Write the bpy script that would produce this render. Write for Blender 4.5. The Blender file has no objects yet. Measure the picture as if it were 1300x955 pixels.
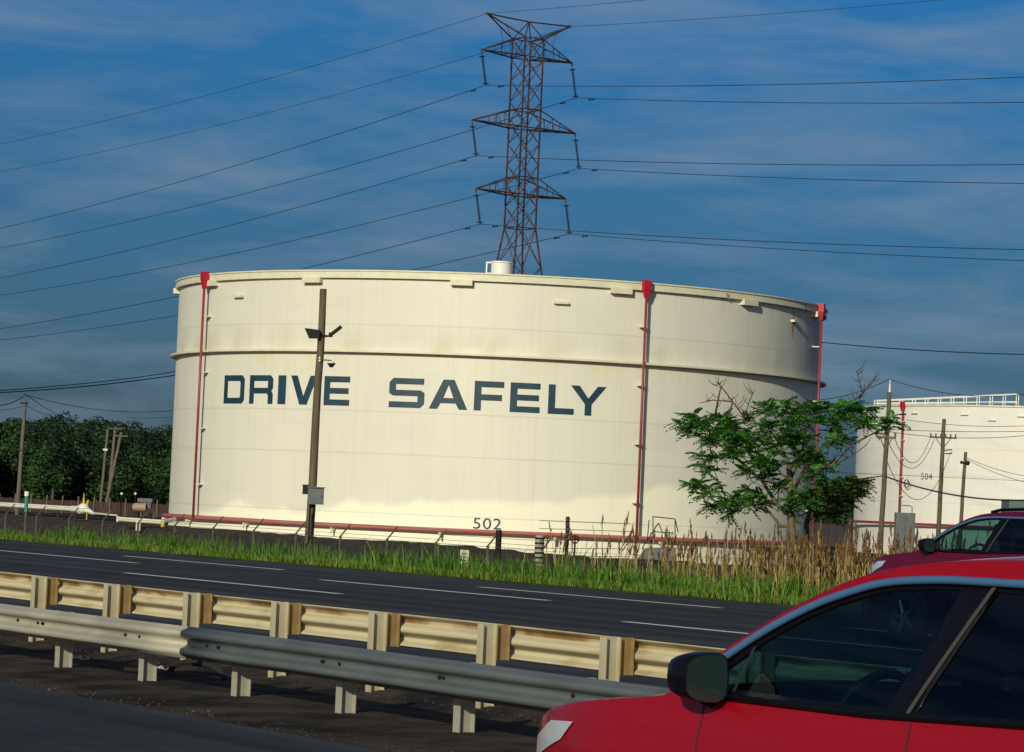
import bpy, bmesh, math, random
from mathutils import Vector, Matrix
random.seed(7)
R_ = math.radians
sc = bpy.context.scene
col = sc.collection
# ------------------------------------------------------------------ camera
FPX, CAMZ = 3700.0, 1.6
ROLL = R_(2.5)
PITCH = math.atan(160*math.cos(ROLL)/FPX)
RM = (Matrix.Rotation(math.pi/2+PITCH, 3, 'X') @ Matrix.Rotation(ROLL, 3, 'Z'))
CAM = Vector((0, 0, CAMZ))
cd = bpy.data.cameras.new('camera'); cam = bpy.data.objects.new('camera', cd); col.objects.link(cam)
cam.matrix_world = Matrix.Translation(CAM) @ RM.to_4x4()
cd.sensor_width = 36; cd.sensor_fit = 'HORIZONTAL'; cd.lens = 36*FPX/1300
cd.clip_start = .1; cd.clip_end = 20000
cd.dof.use_dof = False
sc.camera = cam
U = Vector((-0.56643, 0.82411, 0)); N = Vector((0.82411, 0.56643, 0)); ZZ = Vector((0, 0, 1))
def W(s, p, z=0.0): return U*s + N*p + ZZ*z
def ray(x, y): return RM @ Vector(((x-650)/FPX, -(y-477.5)/FPX, -1))
def at(x, y, depth):                    # the point seen at a picture position, a given distance away
    d = ray(x, y); return CAM + d*(depth/d.y)
def atp(x, y, p):                       # ... on the vertical plane p metres from the camera, parallel to the road
    d = ray(x, y); return CAM + d*(p/d.dot(N))
def sp(v): return v.dot(U), v.dot(N)
# ------------------------------------------------------------------ bookkeeping
def tag(o, label=None, cat=None, group=None, kind=None):
    if label: o['label'] = label
    if cat: o['category'] = cat
    if group: o['group'] = group
    if kind: o['kind'] = kind
    return o
def empty(name, loc, label, cat, group=None, rz=0):
    o = bpy.data.objects.new(name, None); col.objects.link(o); o.location = loc; o.rotation_euler.z = rz
    o.empty_display_size = .3
    return tag(o, label, cat, group)
def copy_tree(o, parent=None):
    c = o.copy(); col.objects.link(c); c.parent = parent
    for ch in list(o.children): copy_tree(ch, c)
    return c
class MB:
    def __init__(s): s.v = []; s.f = []; s.m = []; s.mi = 0
    def add(s, vs, fs):
        b = len(s.v); s.v += [tuple(v) for v in vs]; s.f += [tuple(b+i for i in f) for f in fs]; s.m += [s.mi]*len(fs)
    def box(s, c, size, rot=None, bevel=0):
        c = Vector(c); hx, hy, hz = size[0]/2, size[1]/2, size[2]/2
        vs = [Vector((x, y, z)) for x in (-hx, hx) for y in (-hy, hy) for z in (-hz, hz)]
        if rot is not None: vs = [rot @ v for v in vs]
        s.add([v+c for v in vs], [(0,1,3,2),(4,6,7,5),(0,4,5,1),(2,3,7,6),(0,2,6,4),(1,5,7,3)])
    def tube(s, a, b, r, r2=None, n=8, caps=True):
        a, b = Vector(a), Vector(b); r2 = r if r2 is None else r2
        d = (b-a).normalized(); t = Vector((0,0,1)) if abs(d.z) < .9 else Vector((1,0,0))
        x = d.cross(t).normalized(); y = d.cross(x)
        vs = [a+(x*math.cos(2*math.pi*i/n)+y*math.sin(2*math.pi*i/n))*r for i in range(n)] + \
             [b+(x*math.cos(2*math.pi*i/n)+y*math.sin(2*math.pi*i/n))*r2 for i in range(n)]
        fs = [(i, (i+1)%n, n+(i+1)%n, n+i) for i in range(n)]
        if caps: fs += [tuple(range(n))[::-1], tuple(range(n, 2*n))]
        s.add(vs, fs)
    def path(s, pts, r, n=6, closed=False):
        pts = [Vector(p) for p in pts]; k = len(pts); vs = []
        rs = r if isinstance(r, (list, tuple)) else [r]*k
        for i, p in enumerate(pts):
            if closed: d = pts[(i+1)%k]-pts[i-1]
            else: d = pts[min(i+1, k-1)]-pts[max(i-1, 0)]
            d.normalize(); t = Vector((0,0,1)) if abs(d.z) < .9 else Vector((1,0,0))
            x = d.cross(t).normalized(); y = d.cross(x)
            vs += [p+(x*math.cos(2*math.pi*j/n)+y*math.sin(2*math.pi*j/n))*rs[i] for j in range(n)]
        fs = []
        for i in range(k if closed else k-1):
            for j in range(n):
                a, b = i*n, ((i+1)%k)*n
                fs.append((a+j, a+(j+1)%n, b+(j+1)%n, b+j))
        if not closed: fs += [tuple(range(n))[::-1], tuple(range((k-1)*n, k*n))]
        s.add(vs, fs)
    def strip(s, rows):                  # rows of points -> quads
        n = len(rows[0]); vs = [v for r in rows for v in r]
        s.add(vs, [(i*n+j, i*n+j+1, (i+1)*n+j+1, (i+1)*n+j) for i in range(len(rows)-1) for j in range(n-1)])
    def ball(s, c, rx, ry=None, rz=None, n=10, m=7):
        ry = ry or rx; rz = rz or rx; c = Vector(c)
        rows = []
        for i in range(m+1):
            a = math.pi*i/m
            rows.append([c+Vector((rx*math.sin(a)*math.cos(2*math.pi*j/n), ry*math.sin(a)*math.sin(2*math.pi*j/n), rz*math.cos(a))) for j in range(n+1)])
        s.strip(rows)
    def build(s, name, mats, parent=None, smooth=False, loc=None):
        me = bpy.data.meshes.new(name); me.from_pydata(s.v, [], s.f)
        if not isinstance(mats, (list, tuple)): mats = [mats]
        for m in mats: me.materials.append(m)
        if len(mats) > 1: me.polygons.foreach_set('material_index', s.m)
        if smooth: me.polygons.foreach_set('use_smooth', [True]*len(me.polygons))
        me.update()
        o = bpy.data.objects.new(name, me); col.objects.link(o)
        if parent is not None: o.parent = parent
        if loc is not None: o.location = loc
        return o
def shade(o, ang=35):
    me = o.data; me.polygons.foreach_set('use_smooth', [True]*len(me.polygons))
    bm = bmesh.new(); bm.from_mesh(me)
    bmesh.ops.remove_doubles(bm, verts=bm.verts, dist=1e-5)
    for e in bm.edges:
        if len(e.link_faces) == 2 and e.calc_face_angle(0) > R_(ang): e.smooth = False
    bm.to_mesh(me); bm.free(); return o
# ------------------------------------------------------------------ materials
def srgb(r, g, b): return tuple(((c/255)/12.92 if c/255 <= .04045 else ((c/255+.055)/1.055)**2.4) for c in (r, g, b))+(1,)
def mat(name, c, rough=.6, metal=0, spec=.5, c2=None, scale=5, stretch=(1,1,1), mixlo=.35, mixhi=.65, detail=4, bump=0, bscale=None, coat=0, coord='Object'):
    m = bpy.data.materials.new(name); m.use_nodes = True; nt = m.node_tree; b = nt.nodes['Principled BSDF']
    c = tuple(c)+((1,) if len(c) == 3 else ())
    b.inputs['Base Color'].default_value = c; b.inputs['Roughness'].default_value = rough
    b.inputs['Metallic'].default_value = metal; b.inputs['Specular IOR Level'].default_value = spec
    b.inputs['Coat Weight'].default_value = coat; b.inputs['Coat Roughness'].default_value = .04
    if c2 or bump:
        tc = nt.nodes.new('ShaderNodeTexCoord'); mp = nt.nodes.new('ShaderNodeMapping'); mp.inputs['Scale'].default_value = stretch
        nt.links.new(tc.outputs[coord], mp.inputs[0])
        ns = nt.nodes.new('ShaderNodeTexNoise'); ns.inputs['Scale'].default_value = scale; ns.inputs['Detail'].default_value = detail
        nt.links.new(mp.outputs[0], ns.inputs[0])
        if c2:
            c2 = tuple(c2)+((1,) if len(c2) == 3 else ())
            r = nt.nodes.new('ShaderNodeValToRGB'); r.color_ramp.elements[0].position = mixlo; r.color_ramp.elements[1].position = mixhi
            r.color_ramp.elements[0].color = c; r.color_ramp.elements[1].color = c2
            nt.links.new(ns.outputs[0], r.inputs[0]); nt.links.new(r.outputs[0], b.inputs['Base Color'])
        if bump:
            n2 = nt.nodes.new('ShaderNodeTexNoise'); n2.inputs['Scale'].default_value = bscale or scale*4; n2.inputs['Detail'].default_value = 6
            nt.links.new(mp.outputs[0], n2.inputs[0])
            bp = nt.nodes.new('ShaderNodeBump'); bp.inputs['Strength'].default_value = bump; bp.inputs['Distance'].default_value = .05
            nt.links.new(n2.outputs[0], bp.inputs['Height']); nt.links.new(bp.outputs[0], b.inputs['Normal'])
    return m
M = {}
M['asphalt'] = mat('asphalt', (.016,.0185,.022), .85, c2=(.027,.030,.034), scale=.6, bump=.25, bscale=60, spec=.3)
M['soil'] = mat('dark_ground', (.014,.012,.012), .95, c2=(.060,.048,.036), scale=1.6, bump=.6, bscale=6, spec=.1)
M['site'] = mat('site_ground', (.009,.008,.008), .95, c2=(.020,.015,.013), scale=.12, bump=.5, bscale=3, spec=.1)
M['verge'] = mat('verge_soil', (.030,.050,.012), .95, c2=(.05,.085,.015), scale=1.2, bump=.6, bscale=20, spec=.1)
M['paint'] = mat('road_paint', (.80,.80,.76), .7, c2=(.42,.42,.41), scale=9, mixlo=.5, mixhi=.8)
M['berm'] = mat('berm_stone', (.022,.018,.018), .95, c2=(.050,.040,.038), scale=2.2, bump=.9, bscale=8, spec=.1)
M['cream'] = mat('cream_paint', (.68,.66,.50), .55, c2=(.60,.58,.42), scale=2)
M['white'] = mat('white_paint', (.78,.77,.68), .5, c2=(.66,.65,.55), scale=3)
M['redpipe'] = mat('red_pipe_paint', (.30,.018,.028), .5, c2=(.22,.03,.035), scale=2)
M['pinkpipe'] = mat('faded_red_pipe', (.40,.085,.08), .6, c2=(.34,.13,.12), scale=.7)
M['redbox'] = mat('bright_red_paint', (.40,.006,.018), .5)
M['navy'] = mat('navy_lettering', (.003,.028,.052), .6, c2=(.008,.045,.075), scale=1.5)
M['numerals'] = mat('number_paint', (.015,.05,.07), .6)
M['rust'] = mat('rusty_steel', (.085,.030,.018), .8, c2=(.022,.015,.015), scale=1.3, mixlo=.4, mixhi=.6)
M['wire'] = mat('wire', (.02,.03,.05), .8, spec=.2)
M['insul'] = mat('insulator_glaze', (.015,.03,.05), .45, spec=.3)
M['wood'] = mat('weathered_pole_wood', (.13,.105,.062), .9, c2=(.075,.06,.035), scale=3, stretch=(6,6,.4), bump=.3)
M['woodgrey'] = mat('grey_pole_wood', (.15,.125,.095), .9, c2=(.09,.075,.06), scale=2, stretch=(6,6,.4))
M['darksteel'] = mat('dark_steel', (.012,.012,.012), .75, spec=.25)
M['galv'] = mat('galvanised_post', (.085,.085,.065), .8, .0, c2=(.05,.045,.03), scale=6)
M['greybox'] = mat('grey_enclosure', (.10,.115,.12), .6, c2=(.075,.088,.09), scale=3)
M['conc'] = mat('concrete', (.33,.32,.28), .85, c2=(.2,.19,.16), scale=5)
M['beamA'] = mat('weathered_rail', (.40,.385,.30), .6, .15, c2=(.27,.265,.22), scale=1.4, stretch=(1,1,3))
M['beamB'] = mat('blue_grey_rail', (.15,.175,.175), .5, .35, c2=(.11,.13,.135), scale=1.2, stretch=(1,1,3))
M['beamC'] = mat('stained_shaded_rail', (.56,.50,.32), .65, .1, c2=(.34,.24,.11), scale=1.5, stretch=(1,1,5), mixlo=.5, mixhi=.75)
def banded(m):
    nt = m.node_tree; b = nt.nodes['Principled BSDF']; L = nt.links.new; old = b.inputs['Base Color'].links[0].from_socket
    tc = nt.nodes.new('ShaderNodeTexCoord'); sx = nt.nodes.new('ShaderNodeSeparateXYZ'); L(tc.outputs['Object'], sx.inputs[0])
    n = nt.nodes.new('ShaderNodeTexNoise'); n.inputs['Scale'].default_value = 1.6; n.inputs['Detail'].default_value = 6; L(tc.outputs['Object'], n.inputs[0])
    def mr(s, x0, x1, y0, y1):
        k = nt.nodes.new('ShaderNodeMapRange'); k.interpolation_type = 'SMOOTHSTEP'
        for i, v in enumerate((x0, x1, y0, y1)): k.inputs[i+1].default_value = v
        L(s, k.inputs[0]); return k.outputs[0]
    def ml(x, y):
        k = nt.nodes.new('ShaderNodeMath'); k.operation = 'MULTIPLY'; L(x, k.inputs[0])
        if isinstance(y, float): k.inputs[1].default_value = y
        else: L(y, k.inputs[1])
        return k.outputs[0]
    def mx(f, c, col_):
        k = nt.nodes.new('ShaderNodeMixRGB'); L(f, k.inputs[0]); L(c, k.inputs[1]); k.inputs[2].default_value = col_+(1,); return k.outputs[0]
    z = sx.outputs[2]
    c = mx(ml(ml(mr(z, .675, .70, 0, 1), mr(z, .75, .765, 1, 0)), mr(n.outputs[0], .35, .6, .25, 1)), old, (.20,.11,.035))
    c = mx(ml(ml(mr(z, .535, .55, 0, 1), mr(z, .59, .605, 1, 0)), .8), c, (.20,.18,.12))  # dark strip: shade of the beam's down-facing fold, put into the colour
    c = mx(ml(ml(mr(z, .45, .47, 1, 0), mr(n.outputs[0], .45, .65, 0, 1)), .6), c, (.28,.17,.06))
    L(c, b.inputs['Base Color'])
banded(M['beamC'])
M['postC'] = mat('stained_post', (.44,.40,.27), .7, .1, c2=(.30,.20,.08), scale=3, stretch=(1,1,.6), mixlo=.45, mixhi=.75)
M['block'] = mat('rusty_blockout', (.30,.22,.085), .75, .1, c2=(.20,.11,.04), scale=4, mixlo=.4, mixhi=.7)
M['bolt'] = mat('bolt', (.03,.02,.015), .6, .5)
M['yellow'] = mat('yellow_paint', (.65,.48,.02), .5)
M['green_m'] = mat('green_marker', (.01,.20,.13), .5, c2=(.03,.30,.20), scale=20)
M['rustfence'] = mat('brown_far_fence', (.06,.03,.022), .9, c2=(.035,.025,.022), scale=.4)
M['ltr'] = mat('litter', (.35,.34,.33), .7)
M['rubber'] = mat('rubber', (.012,.012,.013), .8)
# ------------------------------------------------------------------ world and sun
SUN_EL, SUN_AZ_LEFT = R_(21), R_(20)
sdir = Vector((-math.sin(SUN_AZ_LEFT)*math.cos(SUN_EL), -math.cos(SUN_AZ_LEFT)*math.cos(SUN_EL), math.sin(SUN_EL)))
ld = bpy.data.lights.new('sun', 'SUN'); ld.energy = 3.6; ld.angle = R_(.5); ld.color = (1, .93, .75)
so = bpy.data.objects.new('sun', ld); col.objects.link(so); so.rotation_euler = sdir.to_track_quat('Z', 'Y').to_euler()
w = bpy.data.worlds.new('World'); sc.world = w; w.use_nodes = True; nt = w.node_tree; L = nt.links.new
bg = nt.nodes['Background']
sky = nt.nodes.new('ShaderNodeTexSky'); sky.sky_type = 'NISHITA'; sky.sun_disc = False; sky.sun_elevation = SUN_EL
sky.sun_rotation = math.atan2(sdir.x, sdir.y); sky.dust_density = .6; sky.ozone_density = 2.5; sky.air_density = 1.0
tc = nt.nodes.new('ShaderNodeTexCoord'); sx = nt.nodes.new('ShaderNodeSeparateXYZ'); L(tc.outputs['Generated'], sx.inputs[0])
tint = nt.nodes.new('ShaderNodeValToRGB'); cr = tint.color_ramp
cr.elements[0].position = 0; cr.elements[0].color = (.150,.25,.45,1)
cr.elements[1].position = 1; cr.elements[1].color = (.6,.7,.9,1)
for p_, c_ in [(.03,(.160,.29,.51,1)), (.10,(.155,.40,.68,1)), (.17,(.125,.52,.92,1)), (.35,(.3,.6,.9,1))]:
    e = cr.elements.new(p_); e.color = c_
L(sx.outputs[2], tint.inputs[0])
mul = nt.nodes.new('ShaderNodeMixRGB'); mul.blend_type = 'MULTIPLY'; mul.inputs[0].default_value = 1
L(sky.outputs[0], mul.inputs[1])
# the sky is hazier and brighter on the side where the sun stands, behind the camera
dt = nt.nodes.new('ShaderNodeVectorMath'); dt.operation = 'DOT_PRODUCT'; dt.inputs[1].default_value = sdir; L(tc.outputs['Generated'], dt.inputs[0])
gm_ = nt.nodes.new('ShaderNodeMapRange'); gm_.interpolation_type = 'SMOOTHSTEP'; gm_.inputs[1].default_value = -.15; gm_.inputs[2].default_value = .8; L(dt.outputs['Value'], gm_.inputs[0])
tm = nt.nodes.new('ShaderNodeMixRGB'); tm.inputs[2].default_value = (1.15,1.05,.95,1); L(gm_.outputs[0], tm.inputs[0]); L(tint.outputs[0], tm.inputs[1]); L(tm.outputs[0], mul.inputs[2])
# thin streaked cloud
mp = nt.nodes.new('ShaderNodeMapping'); mp.inputs['Scale'].default_value = (2.3, 2.3, 11); mp.inputs['Rotation'].default_value = (0, R_(2), 0)
mp.inputs['Location'].default_value = (3.1, .4, .7); L(tc.outputs['Generated'], mp.inputs[0])
n1 = nt.nodes.new('ShaderNodeTexNoise'); n1.inputs['Scale'].default_value = 3.7; n1.inputs['Detail'].default_value = 9; n1.inputs['Roughness'].default_value = .60
n1.inputs['Distortion'].default_value = .35; L(mp.outputs[0], n1.inputs[0])
r1 = nt.nodes.new('ShaderNodeMapRange'); r1.inputs[1].default_value = .42; r1.inputs[2].default_value = .68; r1.inputs[4].default_value = .55; L(n1.outputs[0], r1.inputs[0])
cm = nt.nodes.new('ShaderNodeMixRGB'); cm.inputs[2].default_value = (3.2, 4.5, 6.1, 1); L(r1.outputs[0], cm.inputs[0]); L(mul.outputs[0], cm.inputs[1])
L(cm.outputs[0], bg.inputs[0]); bg.inputs[1].default_value = .06
vs_ = sc.view_settings; vs_.view_transform = 'Standard'; vs_.look = 'None'; vs_.exposure = 0; vs_.gamma = 1
sc.render.engine = 'CYCLES'
# ------------------------------------------------------------------ terrain, roads
S0, S1 = -120, 420
def sheet(name, prof, m, s0=S0, s1=S1, step=None, jitter=0):
    mb = MB(); ss = [s0, s1] if not step else [s0+step*i for i in range(int((s1-s0)/step)+1)]
    rng = random.Random(3)
    mb.strip([[W(s, p, z+(rng.uniform(-jitter, jitter) if jitter else 0)) for p, z in prof] for s in ss])
    return tag(mb.build(name, m, smooth=True), kind='structure')
def gz(p):
    P = [(-200,-.3),(-60,-.3),(-3,-.22),(7,-.30),(12.3,-.40),(15.6,-.34),(16.6,-.10),(24,.0),(36,-.15),(36.3,-.17),(38,-.30),(44,-1.9),(66,-1.9)]
    for (a, za), (b, zb) in zip(P, P[1:]):
        if p <= b: return za+(zb-za)*max(0, (p-a))/(b-a)
    return -1.9
mb = MB(); far = 6000
mb.strip([[W(s, p, gz(p)-.05-(.6 if p in(-3.0,) else 0)) for p in (-far, -200)] for s in (-far, far)])
tag(mb.build('ground', M['soil']), kind='structure')
mb = MB(); mb.strip([[W(s, p, -1.95) for p in (44.2, far)] for s in (-far, far)])
tag(mb.build('site_ground', M['site']), kind='structure')
sheet('inner_road', [(-200,-.3),(-60,-.3),(-3,-.22),(7,-.30),(12.35,-.40)], M['asphalt'], -far, far)
sheet('median', [(12.3,-.41),(12.6,-.42),(13.5,-.37),(15.0,-.37),(16.3,-.19),(16.65,-.12)], M['soil'], -far, far)
sheet('outer_road', [(16.6,-.10),(24,0),(30,-.07),(36,-.15)], M['asphalt'], -far, far)
sheet('verge', [(35.98,-.158),(36.1,-.12),(38,-.28),(40,-.85),(44.3,-1.94)], M['verge'], -far, far)
def rz(p):
    for (a, za), (b, zb) in [((16.6,-.10),(24,0)),((24,0),(30,-.07)),((30,-.07),(36,-.15))]:
        if p <= b: return za+(zb-za)*(p-a)/(b-a)
mb = MB()
for p, ph in ((24.6, 48.0), (28.95, 48.3), (32.15, 47.6)):
    for k in range(-12, 22):
        s = ph+k*15.24
        mb.strip([[W(q, p-.085, rz(p)+.006), W(q, p+.085, rz(p)+.006)] for q in (s-7.6, s)])
for k in range(-12, 22):
    mb.strip([[W(q, 5.3, -.27), W(q, 5.44, -.27)] for q in (k*15.24-9, k*15.24-1.4)])
tag(mb.build('lane_marking', M['paint']), kind='structure')
# crack sealer / wheel track bands are in the asphalt material
nt = M['asphalt'].node_tree; b = nt.nodes['Principled BSDF']
geo = nt.nodes.new('ShaderNodeNewGeometry'); dp = nt.nodes.new('ShaderNodeVectorMath'); dp.operation = 'DOT_PRODUCT'; dp.inputs[1].default_value = N
nt.links.new(geo.outputs['Position'], dp.inputs[0])
wv = nt.nodes.new('ShaderNodeTexNoise'); wv.noise_dimensions = '1D'; wv.inputs['Scale'].default_value = 1.1; wv.inputs['Detail'].default_value = 3
nt.links.new(dp.outputs['Value'], wv.inputs['W'])
mr = nt.nodes.new('ShaderNodeMapRange'); mr.inputs[1].default_value = .3; mr.inputs[2].default_value = .7; mr.inputs[3].default_value = .55; mr.inputs[4].default_value = 1.5
nt.links.new(wv.outputs[0], mr.inputs[0])
old = b.inputs['Base Color'].links[0].from_socket
mm = nt.nodes.new('ShaderNodeMixRGB'); mm.blend_type = 'MULTIPLY'; mm.inputs[0].default_value = 1
nt.links.new(old, mm.inputs[1]); nt.links.new(mr.outputs[0], mm.inputs[2]); nt.links.new(mm.outputs[0], b.inputs['Base Color'])
tco = nt.nodes.new('ShaderNodeTexCoord'); rot_ = nt.nodes.new('ShaderNodeMapping'); rot_.inputs['Rotation'].default_value = (0,0,-math.atan2(U.y, U.x)); nt.links.new(tco.outputs['Object'], rot_.inputs[0])
st_ = nt.nodes.new('ShaderNodeMapping'); st_.inputs['Scale'].default_value = (.03, .8, 1); nt.links.new(rot_.outputs[0], st_.inputs[0])
ns2 = nt.nodes.new('ShaderNodeTexNoise'); ns2.inputs['Scale'].default_value = 2.2; ns2.inputs['Detail'].default_value = 6; nt.links.new(st_.outputs[0], ns2.inputs[0])
mr2 = nt.nodes.new('ShaderNodeMapRange'); mr2.inputs[1].default_value = .35; mr2.inputs[2].default_value = .7; mr2.inputs[3].default_value = .65; mr2.inputs[4].default_value = 1.7; nt.links.new(ns2.outputs[0], mr2.inputs[0])
mm2 = nt.nodes.new('ShaderNodeMixRGB'); mm2.blend_type = 'MULTIPLY'; mm2.inputs[0].default_value = 1; nt.links.new(mm.outputs[0], mm2.inputs[1]); nt.links.new(mr2.outputs[0], mm2.inputs[2]); nt.links.new(mm2.outputs[0], b.inputs['Base Color'])
# containment embankment before the tanks
rng = random.Random(5); mb = MB(); rows = []
for i in range(420):
    s = 70+i*.6; bt = -.42-.0022*max(0,min(60,140-s))+rng.uniform(-.04,.04)+.04*math.sin(s*.3)
    rows.append([W(s, 67.6, -1.96), W(s, 69.6, bt-.12), W(s, 70.2, bt), W(s, 72.0, bt+rng.uniform(-.04,.04)), W(s, 74.6, -1.96)])
mb.strip(rows); tag(mb.build('embankment', M['berm'], smooth=True), kind='structure')
# ------------------------------------------------------------------ storage tanks
def az(x, y): d = ray(x, y); return math.atan2(d.x, d.y)
def tank_mat(name, top=(.70,.69,.58), seams=(), patch=True, stain=1.0):
    m = bpy.data.materials.new(name); m.use_nodes = True; nt = m.node_tree; L = nt.links.new; b = nt.nodes['Principled BSDF']
    b.inputs['Roughness'].default_value = .55; b.inputs['Specular IOR Level'].default_value = .3
    uv = nt.nodes.new('ShaderNodeUVMap'); uv.uv_map = 'UVMap'
    def noise(sx_, sy_, sc_, det=4, dist=0):
        mp = nt.nodes.new('ShaderNodeMapping'); mp.inputs['Scale'].default_value = (sx_, sy_, 1); L(uv.outputs[0], mp.inputs[0])
        n = nt.nodes.new('ShaderNodeTexNoise'); n.inputs['Scale'].default_value = sc_; n.inputs['Detail'].default_value = det; n.inputs['Distortion'].default_value = dist
        L(mp.outputs[0], n.inputs[0]); return n.outputs[0]
    def rng_(s, a, b_, c=0, d=1):
        r = nt.nodes.new('ShaderNodeMapRange'); r.interpolation_type = 'SMOOTHSTEP'
        for i, v in enumerate((a, b_, c, d)): r.inputs[i+1].default_value = v
        L(s, r.inputs[0]); return r.outputs[0]
    def mth(op, a, b_):
        n = nt.nodes.new('ShaderNodeMath'); n.operation = op
        for i, v in enumerate((a, b_)):
            if isinstance(v, (int, float)): n.inputs[i].default_value = v
            else: L(v, n.inputs[i])
        return n.outputs[0]
    def mix(f, a, b_, mode='MIX'):
        n = nt.nodes.new('ShaderNodeMixRGB'); n.blend_type = mode
        for i, v in enumerate((f, a, b_)):
            if isinstance(v, (int, float)): n.inputs[i].default_value = v
            elif isinstance(v, tuple): n.inputs[i].default_value = v+((1,) if len(v) == 3 else ())
            else: L(v, n.inputs[i])
        return n.outputs[0]
    sp_ = nt.nodes.new('ShaderNodeSeparateXYZ'); L(uv.outputs[0], sp_.inputs[0]); v = sp_.outputs[1]; u_ = sp_.outputs[0]
    c = mix(rng_(noise(1, .35, .12, 3), .35, .65), top, tuple(x*.93 for x in top))
    streak = rng_(noise(3.2, .05, 1.3, 5), .42, .72)
    c = mix(mth('MULTIPLY', streak, .17*stain), c, (.50,.48,.40))
    c = mix(mth('MULTIPLY', rng_(noise(.3, .9, .5, 5, .8), .52, .72), .16*stain), c, (.46,.46,.42))
    if patch:      # paler colour low down, with a wandering upper edge
        edge = mth('ADD', mth('ADD', mth('MULTIPLY', noise(1, .02, .16, 3), 3.2), 2.1), mth('MULTIPLY', u_, .075))
        f = mth('MULTIPLY', rng_(mth('SUBTRACT', edge, v), -.12, .4), rng_(u_, 9, 14, 1, .35))
        c = mix(mth('MULTIPLY', f, .9), c, (.87,.85,.66))
        # greenish dirt lying above the girder
        g = mth('MULTIPLY', rng_(v, 10.85, 12.6, 1, 0), rng_(v, 10.7, 10.86))
        c = mix(mth('MULTIPLY', mth('MULTIPLY', g, rng_(noise(.5, .3, 1.1, 4), .35, .75)), .55), c, (.42,.42,.24))
        g2 = mth('MULTIPLY', rng_(v, 9.4, 10.7, 0, 1), rng_(v, 10.7, 10.72, 1, 0))
        c = mix(mth('MULTIPLY', mth('MULTIPLY', g2, rng_(noise(.8, .5, .8, 4), .45, .75)), .5), c, (.66,.57,.22))
        # upper part turns greyer towards the right, with darker streaky blotches
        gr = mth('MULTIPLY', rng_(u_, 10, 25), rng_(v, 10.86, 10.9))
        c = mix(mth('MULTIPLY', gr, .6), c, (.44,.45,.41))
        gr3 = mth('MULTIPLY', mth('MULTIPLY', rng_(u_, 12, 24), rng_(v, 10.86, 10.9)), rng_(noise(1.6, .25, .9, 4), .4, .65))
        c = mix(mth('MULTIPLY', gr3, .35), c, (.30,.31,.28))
    if patch:      # rust and dirt runs below the rim
        dr = mth('MULTIPLY', rng_(v, 12.9, 15.0), rng_(noise(2.6, .03, 1.1, 4), .60, .74))
        c = mix(mth('MULTIPLY', dr, .38), c, (.42,.33,.18))
        dr2 = mth('MULTIPLY', mth('MULTIPLY', rng_(v, 8.2, 10.7), rng_(v, 10.72, 10.74, 1, 0)), rng_(noise(2.1, .03, 1.3, 4), .58, .74))
        c = mix(mth('MULTIPLY', dr2, .30), c, (.46,.40,.20))
    for sv in seams:
        d = mth('ABSOLUTE', mth('SUBTRACT', v, sv), 0)
        c = mix(mth('MULTIPLY', rng_(d, .0, .06, 1, 0), .28), c, (.30,.29,.22))
    # faint upright plate joints
    fr = mth('FRACT', mth('DIVIDE', u_, 4.1), 0); d = mth('ABSOLUTE', mth('SUBTRACT', fr, .5), 0)
    c = mix(mth('MULTIPLY', rng_(d, 0, .012, 1, 0), .12), c, (.35,.33,.25))
    L(c, b.inputs['Base Color'])
    bp = nt.nodes.new('ShaderNodeBump'); bp.inputs['Strength'].default_value = .5; bp.inputs['Distance'].default_value = .07
    L(noise(.5, .6, .7, 2), bp.inputs['Height']); L(bp.outputs[0], b.inputs['Normal'])
    return m
class Tank:
    def __init__(s, D, azc, Rr, zb, zt, name, label, cat='storage tank'):
        s.C = Vector((math.sin(azc)*D, math.cos(azc)*D, zb)); s.R = Rr; s.zb, s.zt = zb, zt; s.h = zt-zb
        s.face = math.atan2(-s.C.x, -s.C.y)      # heading from axis to camera
        s.root = empty(name, s.C, label, cat, 'oil storage tanks')
    def pt(s, phi, r, z):                         # local; phi=0 faces camera, positive to picture right
        a = s.face-phi; return Vector((math.sin(a)*r, math.cos(a)*r, z))
    def hit(s, px, py, r=None):                   # picture -> (phi, local z)
        r = r or s.R; d = ray(px, py); cx, cy = s.C.x, s.C.y
        A = d.x**2+d.y**2; B = -2*(d.x*cx+d.y*cy); Cc = cx*cx+cy*cy-r*r
        disc = B*B-4*A*Cc
        t = (-B-math.sqrt(max(disc, 0)))/(2*A)
        q = CAM+d*t; a = math.atan2(q.x-cx, q.y-cy); phi = (s.face-a+math.pi)%(2*math.pi)-math.pi
        return phi, q.z-s.zb
    def ring(s, mb, prof, n=180, a0=-math.pi, a1=math.pi):
        mb.strip([[s.pt(a0+(a1-a0)*i/n, r, z) for r, z in prof] for i in range(n+1)])
    def rot(s, phi): return Matrix.Rotation(-(s.face-phi), 3, 'Z')   # local y+ outward
    def shell(s, m, n=256, zs=None):
        mb = MB(); zs = zs or [s.h*i/6 for i in range(7)]
        s.ring(mb, [(s.R, z) for z in zs], n)
        o = mb.build('shell', m, s.root, smooth=True); me = o.data
        uvl = me.uv_layers.new(name='UVMap')
        for poly in me.polygons:
            for li in poly.loop_indices:
                k = me.loops[li].vertex_index; i, j = divmod(k, len(zs))
                uvl.data[li].uv = ((-math.pi+2*math.pi*i/n)*s.R, zs[j])
        return o
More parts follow.
